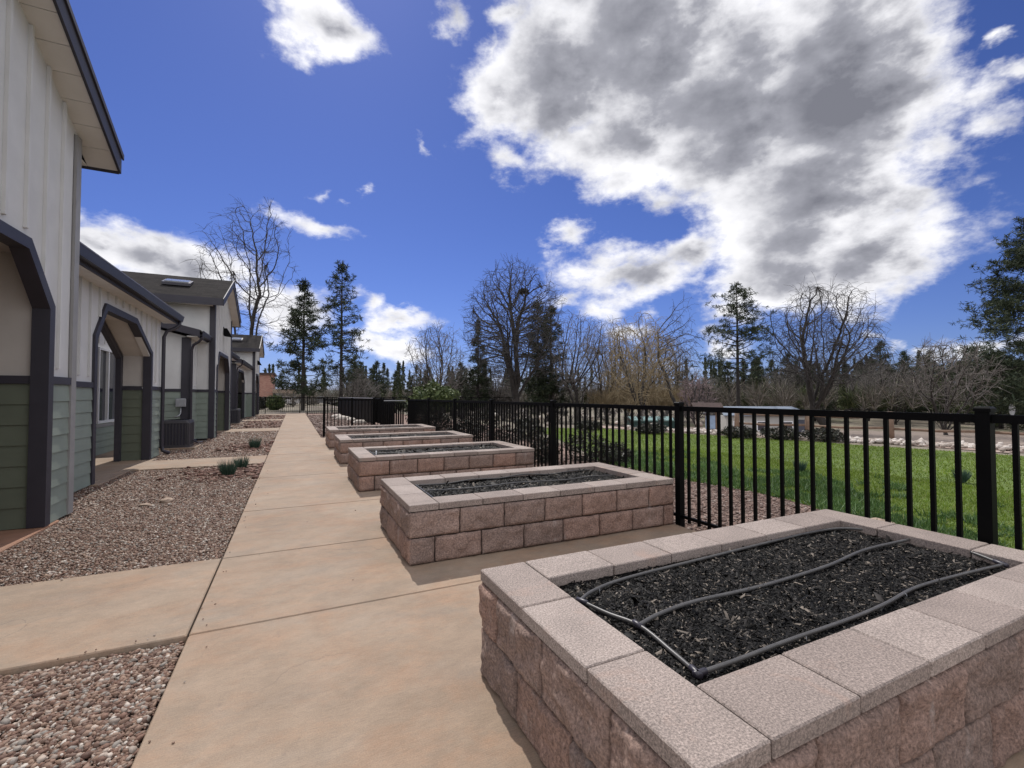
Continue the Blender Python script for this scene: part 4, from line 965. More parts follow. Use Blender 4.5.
# ------------------------------------------------------------------ trees
def bare_tree(seed,h,width,clear=.25,zc=.62,rz=None,stems=6,ang=.6,stem_len=.3,n=1500,step=.30,kill=.5,infl=3.5,up=.25,trunk=.35,tw=.016,twigs=3,twlen=.8,droop=0,lean=0,hollow=.2,base_z=None,gaps=.15):
    """crown grown by space colonisation inside an ellipsoid; returns trunk and crown builders"""
    g=np.random.default_rng(seed); rr=random.Random(seed)
    rx=width/2; rz=rz or h*(1-zc); zc_=h*zc
    d=g.normal(0,1,(n*3,3)); d/=np.linalg.norm(d,axis=1)[:,None]; r=(hollow+(1-hollow)*g.uniform(0,1,n*3))**.55
    nzv=np.array([noise.noise(Vector(q)*2.1+Vector((seed*1.7,0,0))) for q in d]); keep=(nzv>-gaps*2.2); d=d[keep][:n]; r=r[keep][:n]*(1+.22*nzv[keep][:n])
    lo=np.where(d[:,2]<0,(zc_-(base_z if base_z is not None else h*clear))/rz,1.)
    AT=d*r[:,None]*np.array([rx,rx,rz]); AT[:,2]*=lo; AT+=np.array([lean*h*.3,0,zc_])
    pos=[np.array([0,0,-.1])]; par=[-1]
    def chain(start,vec,L,curve=0):
        k=start; p=pos[start].copy(); v=np.array(vec,float); v/=np.linalg.norm(v); m=max(1,int(L/step))
        for _ in range(m):
            v=v+g.normal(0,.07,3)+np.array([0,0,curve]); v/=np.linalg.norm(v); p=p+v*step; pos.append(p.copy()); par.append(k); k=len(pos)-1
        return k
    t=chain(0,(lean,0,1),h*clear); tid=list(range(1,t+1))
    for k in range(stems):
        az=k*6.283/stems+rr.uniform(-.4,.4); s_=ang*rr.uniform(.25,1.15) if k else .05
        st=tid[-1-min(len(tid)-1,int(rr.random()**2*len(tid)*.35))]
        chain(st,(math.sin(s_)*math.cos(az),math.sin(s_)*math.sin(az),math.cos(s_)),h*stem_len*rr.uniform(.6,1.1),.05)
    near=np.full(len(AT),-1); best=np.full(len(AT),1e9)
    def upd(i0):
        P_=np.array(pos[i0:])
        if not len(P_): return
        D_=np.linalg.norm(AT[:,None]-P_[None],axis=2); j=D_.argmin(1); m=D_[np.arange(len(AT)),j]; u=m<best; best[u]=m[u]; near[u]=j[u]+i0
    upd(len(tid)//2+1); alive=best>kill
    for it in range(140):
        act=alive&(best<infl*(1.6 if it<25 else 1))
        if not act.any(): break
        ids=np.unique(near[act]); i0=len(pos)
        for q in ids:
            m=act&(near==q); v=AT[m]-pos[q]; v/=np.linalg.norm(v,axis=1)[:,None]; v=v.sum(0); v/=np.linalg.norm(v)+1e-9
            v=v+np.array([0,0,up])+g.normal(0,.12,3); v/=np.linalg.norm(v); pos.append(pos[q]+v*step); par.append(int(q))
        upd(i0); alive=alive&(best>kill)
        if len(pos)>9000: break
    N=len(pos); kids=[[] for _ in range(N)]
    for i in range(1,N): kids[par[i]].append(i)
    for i in range(1,N):            # fine twigs
        tip=not kids[i]
        if tip or (i>len(tid)+5 and rr.random()<.5):
            for q in range(twigs if tip else 1):
                v=np.array(pos[i])-np.array(pos[par[i]]); v/=np.linalg.norm(v)+1e-9; v=v+g.normal(0,.55,3); k=i; p=np.array(pos[i]); L_=twlen*rr.uniform(.5,1.2)
                for w_ in range(3):
                    v=v/np.linalg.norm(v)+np.array([0,0,-droop*(w_+.6)]); v/=np.linalg.norm(v); p=p+v*L_/3; pos.append(p.copy()); par.append(k); k=len(pos)-1
    N=len(pos); kids=[[] for _ in range(N)]
    for i in range(1,N): kids[par[i]].append(i)
    rad=np.zeros(N)
    for i in range(N-1,-1,-1):
        rad[i]=tw*.5 if not kids[i] else sum(rad[k]**2.35 for k in kids[i])**(1/2.35)
    sc_=trunk/rad[0]; lim=tw
    rad=np.where(rad>lim, lim+(rad-lim)*(trunk-lim)/max(1e-6,rad[0]-lim), rad)
    rad[0]*=1.3
    A=MB();T=MB(); stack=[(0,None)]
    while stack:
        i,pr=stack.pop(); ch=[i] if pr is None else [pr,i]; k=i
        while kids[k]:
            o=sorted(kids[k],key=lambda q:-rad[q]); stack+= [(q,k) for q in o[1:]]; k=o[0]; ch.append(k)
        rs=[rad[c] for c in ch]
        if pr is not None: rs[0]=rs[1]
        pts=[pos[c] for c in ch]; big=max(rs)>trunk*.30
        (A if big else T).tube(pts,rs,8 if rs[0]>trunk*.5 else 5 if rs[0]>.05 else 3,False)
    return A,T
def set_bare(proto_name,label,cat,loc,A,T,mt='bark',mw='bark',rz=0,sc=1,group='bare winter trees beyond the grounds'):
    root=empty(proto_name,(loc[0],loc[1],gz(loc[0],loc[1])+.02),label,cat,group); root.rotation_euler=(0,0,rz); root.scale=(sc,sc,sc)
    for nm,mb,m in (('trunk',A,mt),('crown',T,mw)):
        me=bpy.data.meshes.new(nm); me.from_pydata(mb.v,[],mb.f); me.materials.append(M[m]); o=bpy.data.objects.new(nm,me); COL.objects.link(o); o.parent=root
        if nm=='trunk': me.polygons.foreach_set('use_smooth',[True]*len(me.polygons))
    return root
def conifer(seed,h,rad,clear=.25,dense=1.0,tuft=.42,trunk=.22,top=.12,shape=1.0,gap=.35,blades_n=16,whorl=.42):
    """ponderosa-like tree: trunk, limbs, needle tufts"""
    rr=random.Random(seed); g=np.random.default_rng(seed); A=MB(); A.tube([(0,0,-.1),(0,0,h*.5),(0,0,h)],[trunk,trunk*.6,.03],8,False); C=[]
    z=h*clear
    while z<h*.985:
        f=(z-h*clear)/(h*(1-clear)); prof=(1-f)**shape*(.55+.45*min(1,f*6+.35)); Lr=rad*max(top,prof)
        for k in range(rr.randint(3,5)):
            if rr.random()<gap*.5: continue
            L_=Lr*rr.uniform(.55,1.15); a=rr.uniform(0,6.28); rise=rr.uniform(-.25,.2)+f*.35
            pts=[Vector((0,0,z))]; 
            for i in range(1,5):
                s=i/4; pts.append(Vector((math.cos(a)*L_*s,math.sin(a)*L_*s,z+L_*(rise*s+.18*s*s))))
            A.tube(pts,[.05*L_/rad+.02,.035*L_/rad+.014,.02,.012,.006],3,False)
            nt=max(2,int(L_/tuft*dense*1.75))
            for q in range(nt):
                s=rr.uniform(.22,1.04)**.5; p=pts[0].lerp(pts[4],min(s,1)); i=min(3,int(s*4)); p=pts[i].lerp(pts[i+1],min(1,s*4-i))
                o=Vector((rr.gauss(0,1),rr.gauss(0,1),rr.gauss(0,.4)))*(L_*.13*(.4+s)); C.append(tuple(p+o))
        z+=whorl*rr.uniform(.7,1.3)*(1-.35*f)
    for q in range(4): C.append((0,0,h-.2*q))
    C=np.array(C); n=len(C)*blades_n; C=np.repeat(C,blades_n,0)
    d=g.normal(0,1,(n,3)); d[:,2]=d[:,2]*.8+.1; d/=np.linalg.norm(d,axis=1)[:,None]; b=np.cross(d,g.normal(0,1,(n,3))); b/=np.linalg.norm(b,axis=1)[:,None]
    s=tuft*.82*np.exp(g.normal(0,.25,n))[:,None]
    V=np.stack([C+b*s*.02-d*s*.1,C+d*s*.55+b*s*.075,C+d*s,C+d*s*.5-b*s*.065],1).reshape(-1,3)
    return A,(V,np.arange(4*n).reshape(-1,4))
def set_conifer(name,label,loc,A,VF,m='needles',rz=0,sc=1,group='conifers beyond the grounds'):
    root=empty(name,(loc[0],loc[1],gz(loc[0],loc[1])+.02),label,'tree',group); root.rotation_euler=(0,0,rz); root.scale=(sc,sc,sc)
    me=bpy.data.meshes.new('trunk'); me.from_pydata(A.v,[],A.f); me.materials.append(M['bark']); o=bpy.data.objects.new('trunk',me); COL.objects.link(o); o.parent=root
    fastmesh('crown',*VF,M[m],parent=root)
    return root
def hgt(top,D,u=None):
    x,y=spot(u if u else 700 if D<47 else 500,D); return (HY-top)/F*D+H-gz(x,y)

# main individual trees : (column, forward distance)
def wpx(w,D): return w/F*D
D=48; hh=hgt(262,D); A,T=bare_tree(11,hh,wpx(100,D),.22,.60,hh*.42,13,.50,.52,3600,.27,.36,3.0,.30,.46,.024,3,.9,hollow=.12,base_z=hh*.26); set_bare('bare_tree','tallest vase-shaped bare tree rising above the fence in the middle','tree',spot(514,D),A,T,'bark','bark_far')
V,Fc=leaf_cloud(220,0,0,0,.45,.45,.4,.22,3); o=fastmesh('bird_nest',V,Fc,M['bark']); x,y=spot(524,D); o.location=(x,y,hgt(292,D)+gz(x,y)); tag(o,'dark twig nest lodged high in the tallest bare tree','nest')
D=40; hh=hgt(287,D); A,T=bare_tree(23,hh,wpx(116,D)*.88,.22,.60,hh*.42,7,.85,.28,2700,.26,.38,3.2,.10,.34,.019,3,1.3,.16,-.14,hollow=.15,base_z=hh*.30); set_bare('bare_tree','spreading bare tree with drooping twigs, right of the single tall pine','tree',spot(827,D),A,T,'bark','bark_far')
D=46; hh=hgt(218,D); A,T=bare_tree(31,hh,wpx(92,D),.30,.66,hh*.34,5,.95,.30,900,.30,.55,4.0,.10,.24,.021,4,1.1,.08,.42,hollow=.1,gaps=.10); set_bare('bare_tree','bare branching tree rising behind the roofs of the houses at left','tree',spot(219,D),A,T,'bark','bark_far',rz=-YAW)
D=52; hh=hgt(323,D); A,T=bare_tree(37,hh,wpx(60,D),.18,.6,hh*.40,6,.7,.25,1300,.26,.38,3,.25,.20,.024,3,.8,hollow=.1); set_bare('bare_tree','rounded bare tree left of the tallest bare tree','tree',spot(438,D),A,T,'bark','bark_light')
D=50; hh=hgt(312,D); A,T=bare_tree(41,hh,wpx(62,D),.10,.58,hh*.42,6,.45,.40,1500,.28,.42,3,.45,.24,.024,3,.9,hollow=.1,base_z=hh*.25); proto41=set_bare('bare_tree','multi-stemmed bare tree just right of the dark pair of conifers','tree',spot(577,D),A,T,'bark','bark_light')
copy_thing(proto41,(*spot(607,54),-.05),1.9,1.0,'bare tree between the multi-stemmed tree and the golden willow')
D=46; hh=hgt(312,D); A,T=bare_tree(43,hh,wpx(74,D),.12,.55,hh*.45,7,.6,.34,1700,.28,.40,3,.2,.26,.024,4,1.3,.40,hollow=.1,base_z=hh*.15); set_bare('willow_tree','golden brown willow with hanging twigs above the dumpster','tree',spot(640,D),A,T,'bark_far','bark_gold')
D=44; hh=hgt(297,D); A,T=bare_tree(47,hh,wpx(30,D),.60,.62,hh*.38,1,.1,.3,420,.26,.45,4,.35,.15,.022,3,1.0,.2,hollow=.0,base_z=hh*.28); set_bare('birch_tree','tall slender birch with a thin straight trunk beside the willow','tree',spot(681,D),A,T,'bark_far','bark_far')
D=40; hh=hgt(376,D); A,T=bare_tree(49,hh,wpx(34,D),.15,.6,hh*.4,5,.8,.2,700,.14,.22,2,.1,.10,.030,4,.5,hollow=.1); set_bare('blossom_tree','small pinkish blossoming tree behind the kiosk roof','tree',spot(697,D),A,T,'bark_far','bark_pink')
D=38; hh=hgt(340,D); A,T=bare_tree(53,hh,wpx(98,D)*.85,.04,.62,hh*.38,8,.62,.42,1300,.24,.40,3,.28,.15,.022,3,.9,hollow=.1,base_z=hh*.28); proto53=set_bare('bare_tree','multi-trunk bare tree near the right edge, left of the big fence post','tree',spot(945,D),A,T,'bark','bark_light')
for u,D,rz,sc,l in ((895,52,1,.9,'small bare tree left of the multi-trunk tree by the post'),(790,62,2.2,.95,'pale bare tree behind the drooping tree, to its left'),(868,60,3.3,.95,'bare tree behind the drooping tree, to its right'),(462,60,4,.9,'thin bare tree between the rounded bare tree and the narrow pine'),(990,56,.6,.9,'bare tree behind the big fence post'),(715,62,5,.7,'low bare tree left of the single tall pine'),(628,64,1.4,1.25,'bare tree behind the golden willow, left side'),(664,60,2.7,1.35,'bare tree behind the golden willow, right side'),(352,52,2,.62,'low spreading bare tree behind the dark screen'),(490,58,.2,.95,'slim bare tree left of the tallest bare trunk'),(548,60,2.4,1.1,'slim bare tree right of the tallest bare trunk')):
    copy_thing(proto53,(*spot(u,D),-.05),rz,sc,l)
# belt of smaller bare trees at the back
hh=6.0; A,T=bare_tree(61,hh,6.0,.08,.58,hh*.42,6,.6,.35,700,.24,.36,3,.3,.12,.03,3,.7,hollow=.1,base_z=hh*.15); pb=None; rr=random.Random(8)
for i in range(34):
    u=rr.uniform(700,1060) if i<22 else rr.uniform(330,700); D=rr.uniform(58,84); l='grey-brown bare tree in the belt of trees along the back of the grounds'
    if pb is None: pb=set_bare('bare_tree',l,'tree',spot(u,D),A,T,'bark_light','bark_grey',group='belt of grey bare trees along the back')
    else: copy_thing(pb,(*spot(u,D),-.05),rr.uniform(0,6),rr.uniform(.65,1.15)*D/70)
# conifers
D=50; A,V=conifer(3,hgt(281,D,303),3.9,.12,1.1,.5,.22,gap=.25,shape=.85); pinA=set_conifer('pine_tree','dense dark pine left of the taller pine at the walkway end','',A,V) if False else set_conifer('pine_tree','dense dark pine left of the taller pine at the walkway end',spot(303,D),A,V)
D=52; A,V=conifer(5,hgt(262,D,341),2.9,.20,.75,.5,.22,gap=.55,shape=.5,top=.2); set_conifer('pine_tree','taller open-crowned pine at the walkway end, dark bare trunk low down',spot(341,D),A,V)
D=42; A,V=conifer(8,hgt(283,D),3.6,.40,1.0,.36,.20,gap=.4,shape=.6,top=.15); set_conifer('pine_tree','single tall pine with a bare trunk standing alone right of the middle',spot(738,D),A,V)
D=40; A,V=conifer(9,hgt(215,D),6.8,.06,1.7,.42,.34,gap=.1,shape=.7,whorl=.5); set_conifer('pine_tree','big dark pine cut off by the right edge of the photo',spot(1037,D),A,V)
D=56; A,V=conifer(12,hgt(318,D),2.6,.05,1.6,.36,.2,gap=.1,shape=1.0,top=.02); prN=set_conifer('fir_tree','narrow dark fir left of the tallest bare tree',spot(478,D),A,V)
D=54; A,V=conifer(14,hgt(300,D),2.7,.08,1.3,.45,.24,gap=.25,shape=.55,top=.2); pr14=set_conifer('fir_tree','left one of the dark pair of firs right of the tallest bare tree',spot(538,D),A,V)
copy_thing(pr14,(*spot(551,55),-.05),2.0,.97,'right one of the dark pair of firs right of the tallest bare tree')
D=60; A,V=conifer(17,hgt(362,D),2.5,.08,1.2,.42,.2,gap=.25,shape=.85,top=.03); pr17=set_conifer('pine_tree','short pine just left of the single tall pine',spot(728,D),A,V)
for u,D,rz,sc,l in ((881,70,1,1.5,'dark pine right of the drooping bare tree'),(757,80,2,1.25,'short dark pine behind and right of the single tall pine'),(845,84,3,1.25,'distant dark pine behind the drooping bare tree'),(905,78,4,1.4,'distant pine left of the multi-trunk bare tree'),(975,60,5,1.25,'dark pine left of the big pine at the right edge'),(930,80,.5,1.45,'distant pine behind the multi-trunk bare tree'),(772,86,1.5,1.3,'distant dark pine above the low building roof'),(810,82,2.5,1.2,'distant dark pine behind the left side of the drooping tree'),(412,66,2.2,.8,'small dark pine beside the green bush')):
    copy_thing(pr17,(*spot(u,D),-.05),rz,sc,l)
D=46; A,V=conifer(19,hgt(352,D),3.6,.02,1.4,.5,.2,gap=.2,shape=.5); pr19=set_conifer('pine_tree','yellow-green spreading pine beside the right edge pine',spot(1000,D),A,V,'needles_light')
copy_thing(pr19,(*spot(962,54),-.05),1.2,.95,'yellow-green pine left of the spreading one at the right edge')
for i,(u,D,s,l) in enumerate(((380,95,1.0,'first'),)): pass
rr=random.Random(21)
for i in range(46):
    u=rr.uniform(735,1075) if i<34 else rr.uniform(340,560); D=rr.uniform(58,98)
    copy_thing(pr17,(*spot(u,D),-.05),rr.uniform(0,6),rr.uniform(1.0,1.45)*D/85)['label']='dark pine standing in the wooded belt at the back'
for o in [o for o in COL.objects if o.get('label')=='dark pine standing in the wooded belt at the back']: o['group']='pines in the wooded belt at the back'
# row of distant slim conifers left of centre
A,V=conifer(21,11,2.3,.08,1.1,.5,.18,gap=.3,shape=1.0,top=.02); pr21=None
rr=random.Random(12); us=[347,356,365,374,381,388,396,404,418,428]
for i,u in enumerate(us):
    D=rr.uniform(100,125); h=hgt(rr.uniform(362,382),D)+0
    pos=spot(u+rr.uniform(-4,4),D); l='slim distant conifer on the skyline above the far fence'
    if pr21 is None: pr21=set_conifer('fir_tree',l,pos,A,V,'needles_far',0,h/11,'slim distant conifers on the skyline'); 
    else: copy_thing(pr21,(*pos,-.05),rr.uniform(0,6),h/11,l)
k=0
for c in [o for o in COL.objects if o.get('group')=='slim distant conifers on the skyline']: pass
# round green bush tree
x,y=spot(434,44); shrub(x,y,4.6,2.6,'rounded bright green bush left of the tallest bare tree',77,'shrub_green',5000,.14,'evergreen bushes','bush','evergreen_bush')
x,y=spot(252,52); shrub(x,y,3.6,1.5,'clipped dark green hedge bush below the brick building',78,'shrub_leaf',5000,.10,'evergreen bushes','bush','hedge_bush')
x,y=spot(276,51); shrub(x,y,2.0,1.6,'greyish green bush right of the hedge',79,'shrub_green',3000,.09,'evergreen bushes','bush','evergreen_bush')

# far woods and scrub : masses nobody could count
def far_conifers(n,u0,u1,D0,D1,h0,h1,seed,m,label):
    g=np.random.default_rng(seed); Vs=[];Fs=[];k=0
    for i in range(n):
        u=g.uniform(u0,u1);D=g.uniform(D0,D1);x,y=spot(u,D);h=g.uniform(h0,h1);r=h*g.uniform(.13,.22)
        nn=480; f=g.uniform(.05,1,nn)**.8; rad=r*1.25*(1-f)**1.1*(.6+.4*np.sin(f*38+i))*g.uniform(.3,1.1,nn)+.02; a=g.uniform(0,6.28,nn)
        C=np.stack([x+np.cos(a)*rad,y+np.sin(a)*rad,h*f-.3+g.normal(0,.1,nn)],-1)
        d=g.normal(0,1,(nn,3)); d/=np.linalg.norm(d,axis=1)[:,None]; b=np.cross(d,g.normal(0,1,(nn,3))); b/=np.linalg.norm(b,axis=1)[:,None]; s=h*.03*np.exp(g.normal(0,.3,nn))[:,None]
        V=np.stack([C-d*s,C+b*s*.5,C+d*s,C-b*s*.5],1).reshape(-1,3); Vs.append(V);Fs.append(np.arange(4*nn).reshape(-1,4)+k);k+=4*nn
    tag(fastmesh('far_wood',np.concatenate(Vs),np.concatenate(Fs),M[m]),label,'wood',kind='stuff')
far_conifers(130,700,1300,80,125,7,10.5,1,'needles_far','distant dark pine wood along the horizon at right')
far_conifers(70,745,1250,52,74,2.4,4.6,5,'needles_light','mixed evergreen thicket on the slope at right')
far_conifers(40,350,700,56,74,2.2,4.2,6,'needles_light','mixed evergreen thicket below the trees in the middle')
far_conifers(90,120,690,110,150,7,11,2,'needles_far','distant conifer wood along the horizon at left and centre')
def scrub(n,u0,u1,D0,D1,h0,h1,seed,m,label,tw=.03,per=60):
    g=np.random.default_rng(seed); Vs=[]
    for i in range(n):
        u=g.uniform(u0,u1);D=g.uniform(D0,D1);x,y=spot(u,D);h=g.uniform(h0,h1)
        nn=per; a=g.uniform(0,6.28,nn); q=g.uniform(0,1,nn); z0=h*g.uniform(0,.6,nn); r0=h*.3*z0/h; L_=h*g.uniform(.25,.6,nn)
        p=np.stack([x+np.cos(a)*r0,y+np.sin(a)*r0,z0],-1); d=np.stack([np.cos(a)*q,np.sin(a)*q,g.uniform(.3,1.2,nn)],-1)+g.normal(0,.25,(nn,3)); d/=np.linalg.norm(d,axis=1)[:,None]
        b=np.cross(d,g.normal(0,1,(nn,3))); b/=np.linalg.norm(b,axis=1)[:,None]
        Vs.append(np.stack([p-b*tw,p+b*tw,p+d*L_[:,None]],1).reshape(-1,3))
    V=np.concatenate(Vs); tag(fastmesh('scrub',V,np.arange(len(V)).reshape(-1,3),M[m]),label,'scrub',kind='stuff')
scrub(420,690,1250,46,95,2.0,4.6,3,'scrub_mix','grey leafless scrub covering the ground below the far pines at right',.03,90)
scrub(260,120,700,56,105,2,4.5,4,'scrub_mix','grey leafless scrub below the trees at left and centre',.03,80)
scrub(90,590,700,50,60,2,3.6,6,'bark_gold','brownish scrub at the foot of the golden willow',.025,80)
scrub(200,740,1250,50,75,1.6,3.6,7,'needles_light','yellow-green brush on the slope at far right',.05,110)
# scattered pale boulders / dry mounds in the middle distance
xy=np.array([spot(rng.uniform(430,700),rng.uniform(22,48)) for _ in range(70)])
tag(fastmesh('stone_scatter',*stones(xy,.14,-.02,.6),M['pale_rock']),'pale stones scattered over the dry ground past the far beds','stones',kind='stuff')
scrub(150,430,700,24,46,.4,.9,9,'bark_far','low dry brush on the ground between the lawn and the trees',.012,60)
# gentle far hill
mb=MB(); N=60; vs=[];fs=[]
for i in range(N+1):
    az=R(-30+140*i/N)
    for j,(rad,z) in enumerate(((130,-.07),(170,2.2),(230,3.6),(330,5.0))):
        zz=z*(1+.35*noise.noise(Vector((i*.18,j*.4,0)))) if j else z; vs.append((math.sin(az)*rad,math.cos(az)*rad,zz))
for i in range(N):
    for j in range(3): q=i*4+j; fs.append((q,q+4,q+5,q+1))
mb.add(vs,fs); tag(mb.build('hill',plain('wooded_hill',(.05,.06,.045),.95,.4,.08,0),smooth=True),kind='structure')

# ------------------------------------------------------------------ camera
cam=bpy.data.cameras.new('camera'); cam.sensor_width=36; cam.lens=F/1024*36; cam.clip_start=.05; cam.clip_end=3000
co=bpy.data.objects.new('camera',cam); COL.objects.link(co); co.location=(0,0,H); co.rotation_euler=(R(90)+PITCH,0,-YAW); scene.camera=co

# ------------------------------------------------------------------ light
EL,AZ=51.0,4.0      # azimuth clockwise from +Y
sd=Vector((math.sin(R(AZ))*math.cos(R(EL)),math.cos(R(AZ))*math.cos(R(EL)),math.sin(R(EL))))
sun=bpy.data.lights.new('sun','SUN'); sun.energy=3.3; sun.angle=R(.6); sun.color=(1,.955,.89)
so=bpy.data.objects.new('sun',sun); COL.objects.link(so); so.rotation_euler=sd.to_track_quat('Z','Y').to_euler()

# ------------------------------------------------------------------ world : Nishita sky with clouds
w=bpy.data.worlds.new('World'); scene.world=w; w.use_nodes=True; nt=w.node_tree; nt.nodes.clear()
def nn(t,**k):
    n=nt.nodes.new(t)
    for a,b in k.items(): setattr(n,a,b)
    return n
def lk(a,b): nt.links.new(a,b)
def mth(op,a,b=0.,c=0.,clamp=False):
    n=nn('ShaderNodeMath',operation=op,use_clamp=clamp)
    for i,x in enumerate((a,b,c)):
        if hasattr(x,'is_linked'): lk(x,n.inputs[i])
        else: n.inputs[i].default_value=x
    return n.outputs[0]
def vm(op,a,b=None,c=None,out=0):
    n=nn('ShaderNodeVectorMath',operation=op)
    for i,x in enumerate((a,b,c)):
        if x is None: continue
        if hasattr(x,'is_linked'): lk(x,n.inputs[i])
        else: n.inputs[i].default_value=x
    return n.outputs[out]
sky=nn('ShaderNodeTexSky',sky_type='NISHITA'); sky.sun_disc=False; sky.sun_elevation=R(EL); sky.sun_rotation=R(AZ); sky.altitude=600; sky.air_density=1.0; sky.dust_density=.35; sky.ozone_density=4.0
tc=nn('ShaderNodeTexCoord'); D0=tc.outputs['Generated']
sx=nn('ShaderNodeSeparateXYZ'); lk(D0,sx.inputs[0])
az=mth('ARCTAN2',sx.outputs[0],sx.outputs[1]); el=mth('ARCSINE',sx.outputs[2])
cb=nn('ShaderNodeCombineXYZ'); lk(az,cb.inputs[0]); lk(el,cb.inputs[1])
def nz(vec,scale,detail,rough=.55,col=False,lac=2.0):
    n=nn('ShaderNodeTexNoise'); n.inputs['Scale'].default_value=scale; n.inputs['Detail'].default_value=detail; n.inputs['Roughness'].default_value=rough; lk(vec,n.inputs['Vector']); return n.outputs['Color' if col else 'Fac']
q=vm('MULTIPLY',D0,(1,1,1.7))
w1=vm('MULTIPLY_ADD',nz(q,5.5,6,.6,True),(.20,.14,0),(-.10,-.07,0))
p=vm('ADD',cb.outputs[0],w1)
def azel(u,v):
    x=(u-512)/F;y=-(v-384)/F;z=1.
    y2=y*math.cos(PITCH)+math.sin(PITCH);z2=math.cos(PITCH)-y*math.sin(PITCH)
    X=x*math.cos(YAW)+z2*math.sin(YAW);Y=-x*math.sin(YAW)+z2*math.cos(YAW)
    return math.atan2(X,Y),math.atan2(y2,math.hypot(X,Y))
BL=[(560,75,90,75,1.0),(650,40,110,100,1.25),(740,110,120,100,1.3),(830,90,110,120,1.25),(700,-70,260,110,1.2),(500,100,42,55,.6),(905,60,52,50,.7),(640,140,90,60,.9),
 (800,210,115,75,1.15),(790,268,80,42,.9),(860,262,85,45,.95),(922,235,42,32,.42),(945,235,60,45,.12),(935,150,45,34,.45),(990,180,60,40,.10),(985,120,42,26,.42),(1022,85,30,14,.4),
 (632,275,75,26,.55),(690,255,42,26,.6),(568,233,24,13,.45),(655,200,26,16,.35),(605,262,40,16,.35),(600,60,60,60,.8),(1018,42,18,10,.35),
 (325,28,52,42,.75),(298,5,30,30,.5),(455,22,15,20,.4),(492,45,12,34,.35),(500,15,22,22,.5),(500,160,22,18,.35),
 (150,258,80,36,.75),(105,244,40,26,.65),(205,265,55,36,.65),(170,245,35,20,.5),(260,300,40,26,.5),(325,232,54,12,.45),(372,196,9,7,.25),(322,195,10,8,.22),(350,205,12,5,.2),(415,143,6,9,.22),
 (285,318,50,30,.55),(392,317,34,11,.5),(362,298,12,14,.3),(378,338,40,14,.5),(400,350,24,10,.4),(405,350,22,12,.42),(120,300,80,28,.6),
 (640,330,34,14,.5),(595,310,30,12,.4),(560,296,28,12,.45),(720,342,28,15,.5),(740,312,22,14,.35),(885,342,14,7,.3),(975,352,48,12,.45),(930,352,30,9,.3),(690,372,50,8,.25),(450,378,60,8,.2),(1010,345,30,12,.4)]
field=None
for u,v,rx,ry,S in BL:
    v_=max(v,-260); a,e=azel(u,v_); a1,_=azel(u+rx,v_);a0,_=azel(u-rx,v_);_,e1=azel(u,v_-ry);_,e0=azel(u,v_+ry)
    ra=abs(a1-a0)/2*1.18;re=abs(e1-e0)/2*1.18
    L_=vm('LENGTH',vm('MULTIPLY_ADD',p,(1/ra,1/re,0),(-a/ra,-e/re,0)),out=1)
    m=mth('MULTIPLY_ADD',L_,-S,S)
    field=m if field is None else mth('SMOOTH_MAX',field,m,.12)
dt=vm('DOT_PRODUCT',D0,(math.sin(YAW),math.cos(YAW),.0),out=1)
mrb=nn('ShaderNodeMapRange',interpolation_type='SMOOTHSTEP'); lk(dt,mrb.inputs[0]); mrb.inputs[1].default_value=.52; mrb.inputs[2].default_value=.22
back=mrb.outputs[0]     # unseen cloud added behind and above the camera to lift the shade
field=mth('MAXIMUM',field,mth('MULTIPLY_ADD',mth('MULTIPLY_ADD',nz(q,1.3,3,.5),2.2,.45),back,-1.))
fb=nz(q,8,11,.62)
fb2=nz(q,3.2,5,.55)
wisp=mth('MULTIPLY_ADD',nz(vm('MULTIPLY',D0,(1,1,3.5)),2.2,7,.6),.5,-.42)
dens=mth('MULTIPLY_ADD',mth('SUBTRACT',fb,.5),1.25,field)
dens=mth('MULTIPLY_ADD',mth('SUBTRACT',fb2,.5),.35,dens)
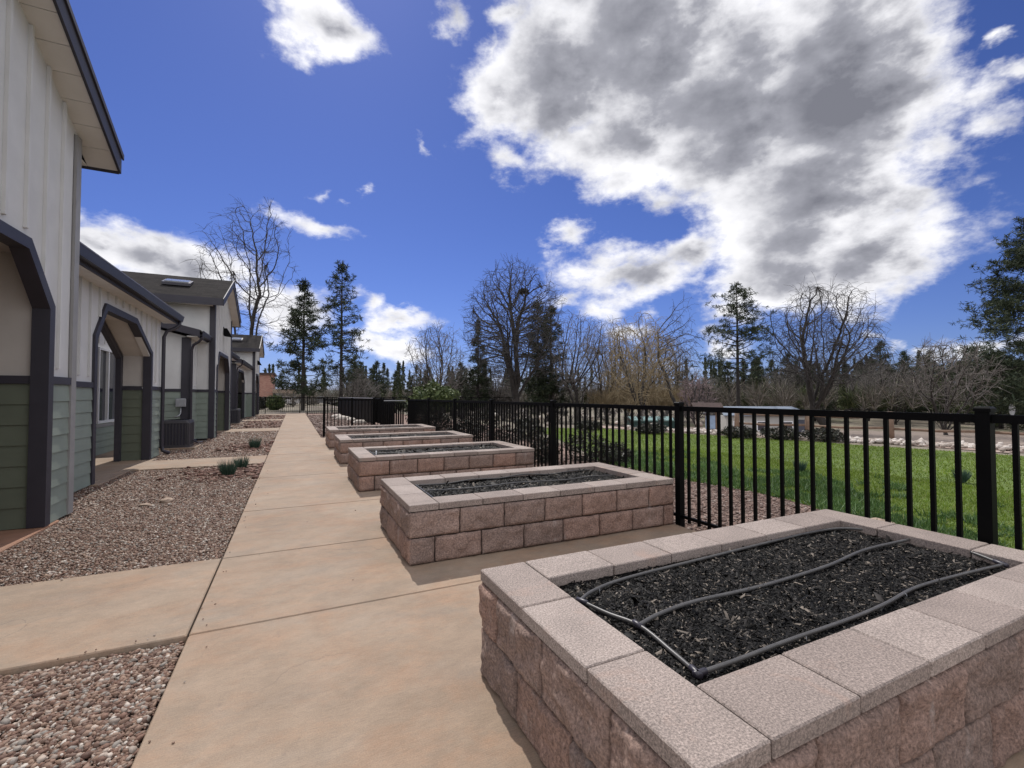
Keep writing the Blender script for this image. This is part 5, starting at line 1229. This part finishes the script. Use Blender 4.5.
mr=nn('ShaderNodeMapRange',interpolation_type='SMOOTHSTEP'); lk(dens,mr.inputs[0]); mr.inputs[1].default_value=-.02; mr.inputs[2].default_value=.40
alpha=mr.outputs[0]
# light and dark relief: density difference towards the sun
qs=vm('ADD',q,tuple(Vector((sd.x,sd.y,sd.z*1.7))*.035))
rel=mth('SUBTRACT',nz(q,5.5,7,.55),nz(qs,5.5,7,.55))
mr2=nn('ShaderNodeMapRange',interpolation_type='SMOOTHSTEP'); lk(mth('MULTIPLY_ADD',fb2,1.1,mth('MULTIPLY_ADD',fb,.45,mth('SUBTRACT',field,.78))),mr2.inputs[0]); mr2.inputs[1].default_value=-.05; mr2.inputs[2].default_value=1.38
thick=mth('MULTIPLY_ADD',rel,-1.7,mr2.outputs[0],clamp=True)
cr=nn('ShaderNodeValToRGB'); lk(thick,cr.inputs[0]); e=cr.color_ramp.elements
K=10.0
e[0].position=0; e[0].color=(.98,.975,1.0,1); e[1].position=1; e[1].color=(.185,.19,.225,1); el_=e.new(.28); el_.color=(.74,.74,.775,1); el2=e.new(.6); el2.color=(.34,.345,.39,1)
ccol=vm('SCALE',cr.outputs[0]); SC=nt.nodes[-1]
lk(mth('MULTIPLY_ADD',back,4.4,8.0),SC.inputs['Scale'])  # the added rear cloud is brighter than the visible one, as fill light
skc=vm('MULTIPLY',sky.outputs[0],(.345,.385,.645))
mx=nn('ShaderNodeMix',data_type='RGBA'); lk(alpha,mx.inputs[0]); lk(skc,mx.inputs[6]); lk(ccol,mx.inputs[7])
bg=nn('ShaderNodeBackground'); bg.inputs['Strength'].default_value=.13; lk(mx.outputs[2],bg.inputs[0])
out=nn('ShaderNodeOutputWorld'); lk(bg.outputs[0],out.inputs[0])
w.cycles.sampling_method='MANUAL'; w.cycles.sample_map_resolution=1024

scene.view_settings.view_transform='Standard'; scene.view_settings.look='None'; scene.view_settings.gamma=1; scene.view_settings.exposure=.14
scene.render.engine='CYCLES'; scene.render.resolution_x=1024; scene.render.resolution_y=768
scene.cycles.max_bounces=4; scene.cycles.diffuse_bounces=2; scene.cycles.glossy_bounces=2; scene.cycles.transmission_bounces=2
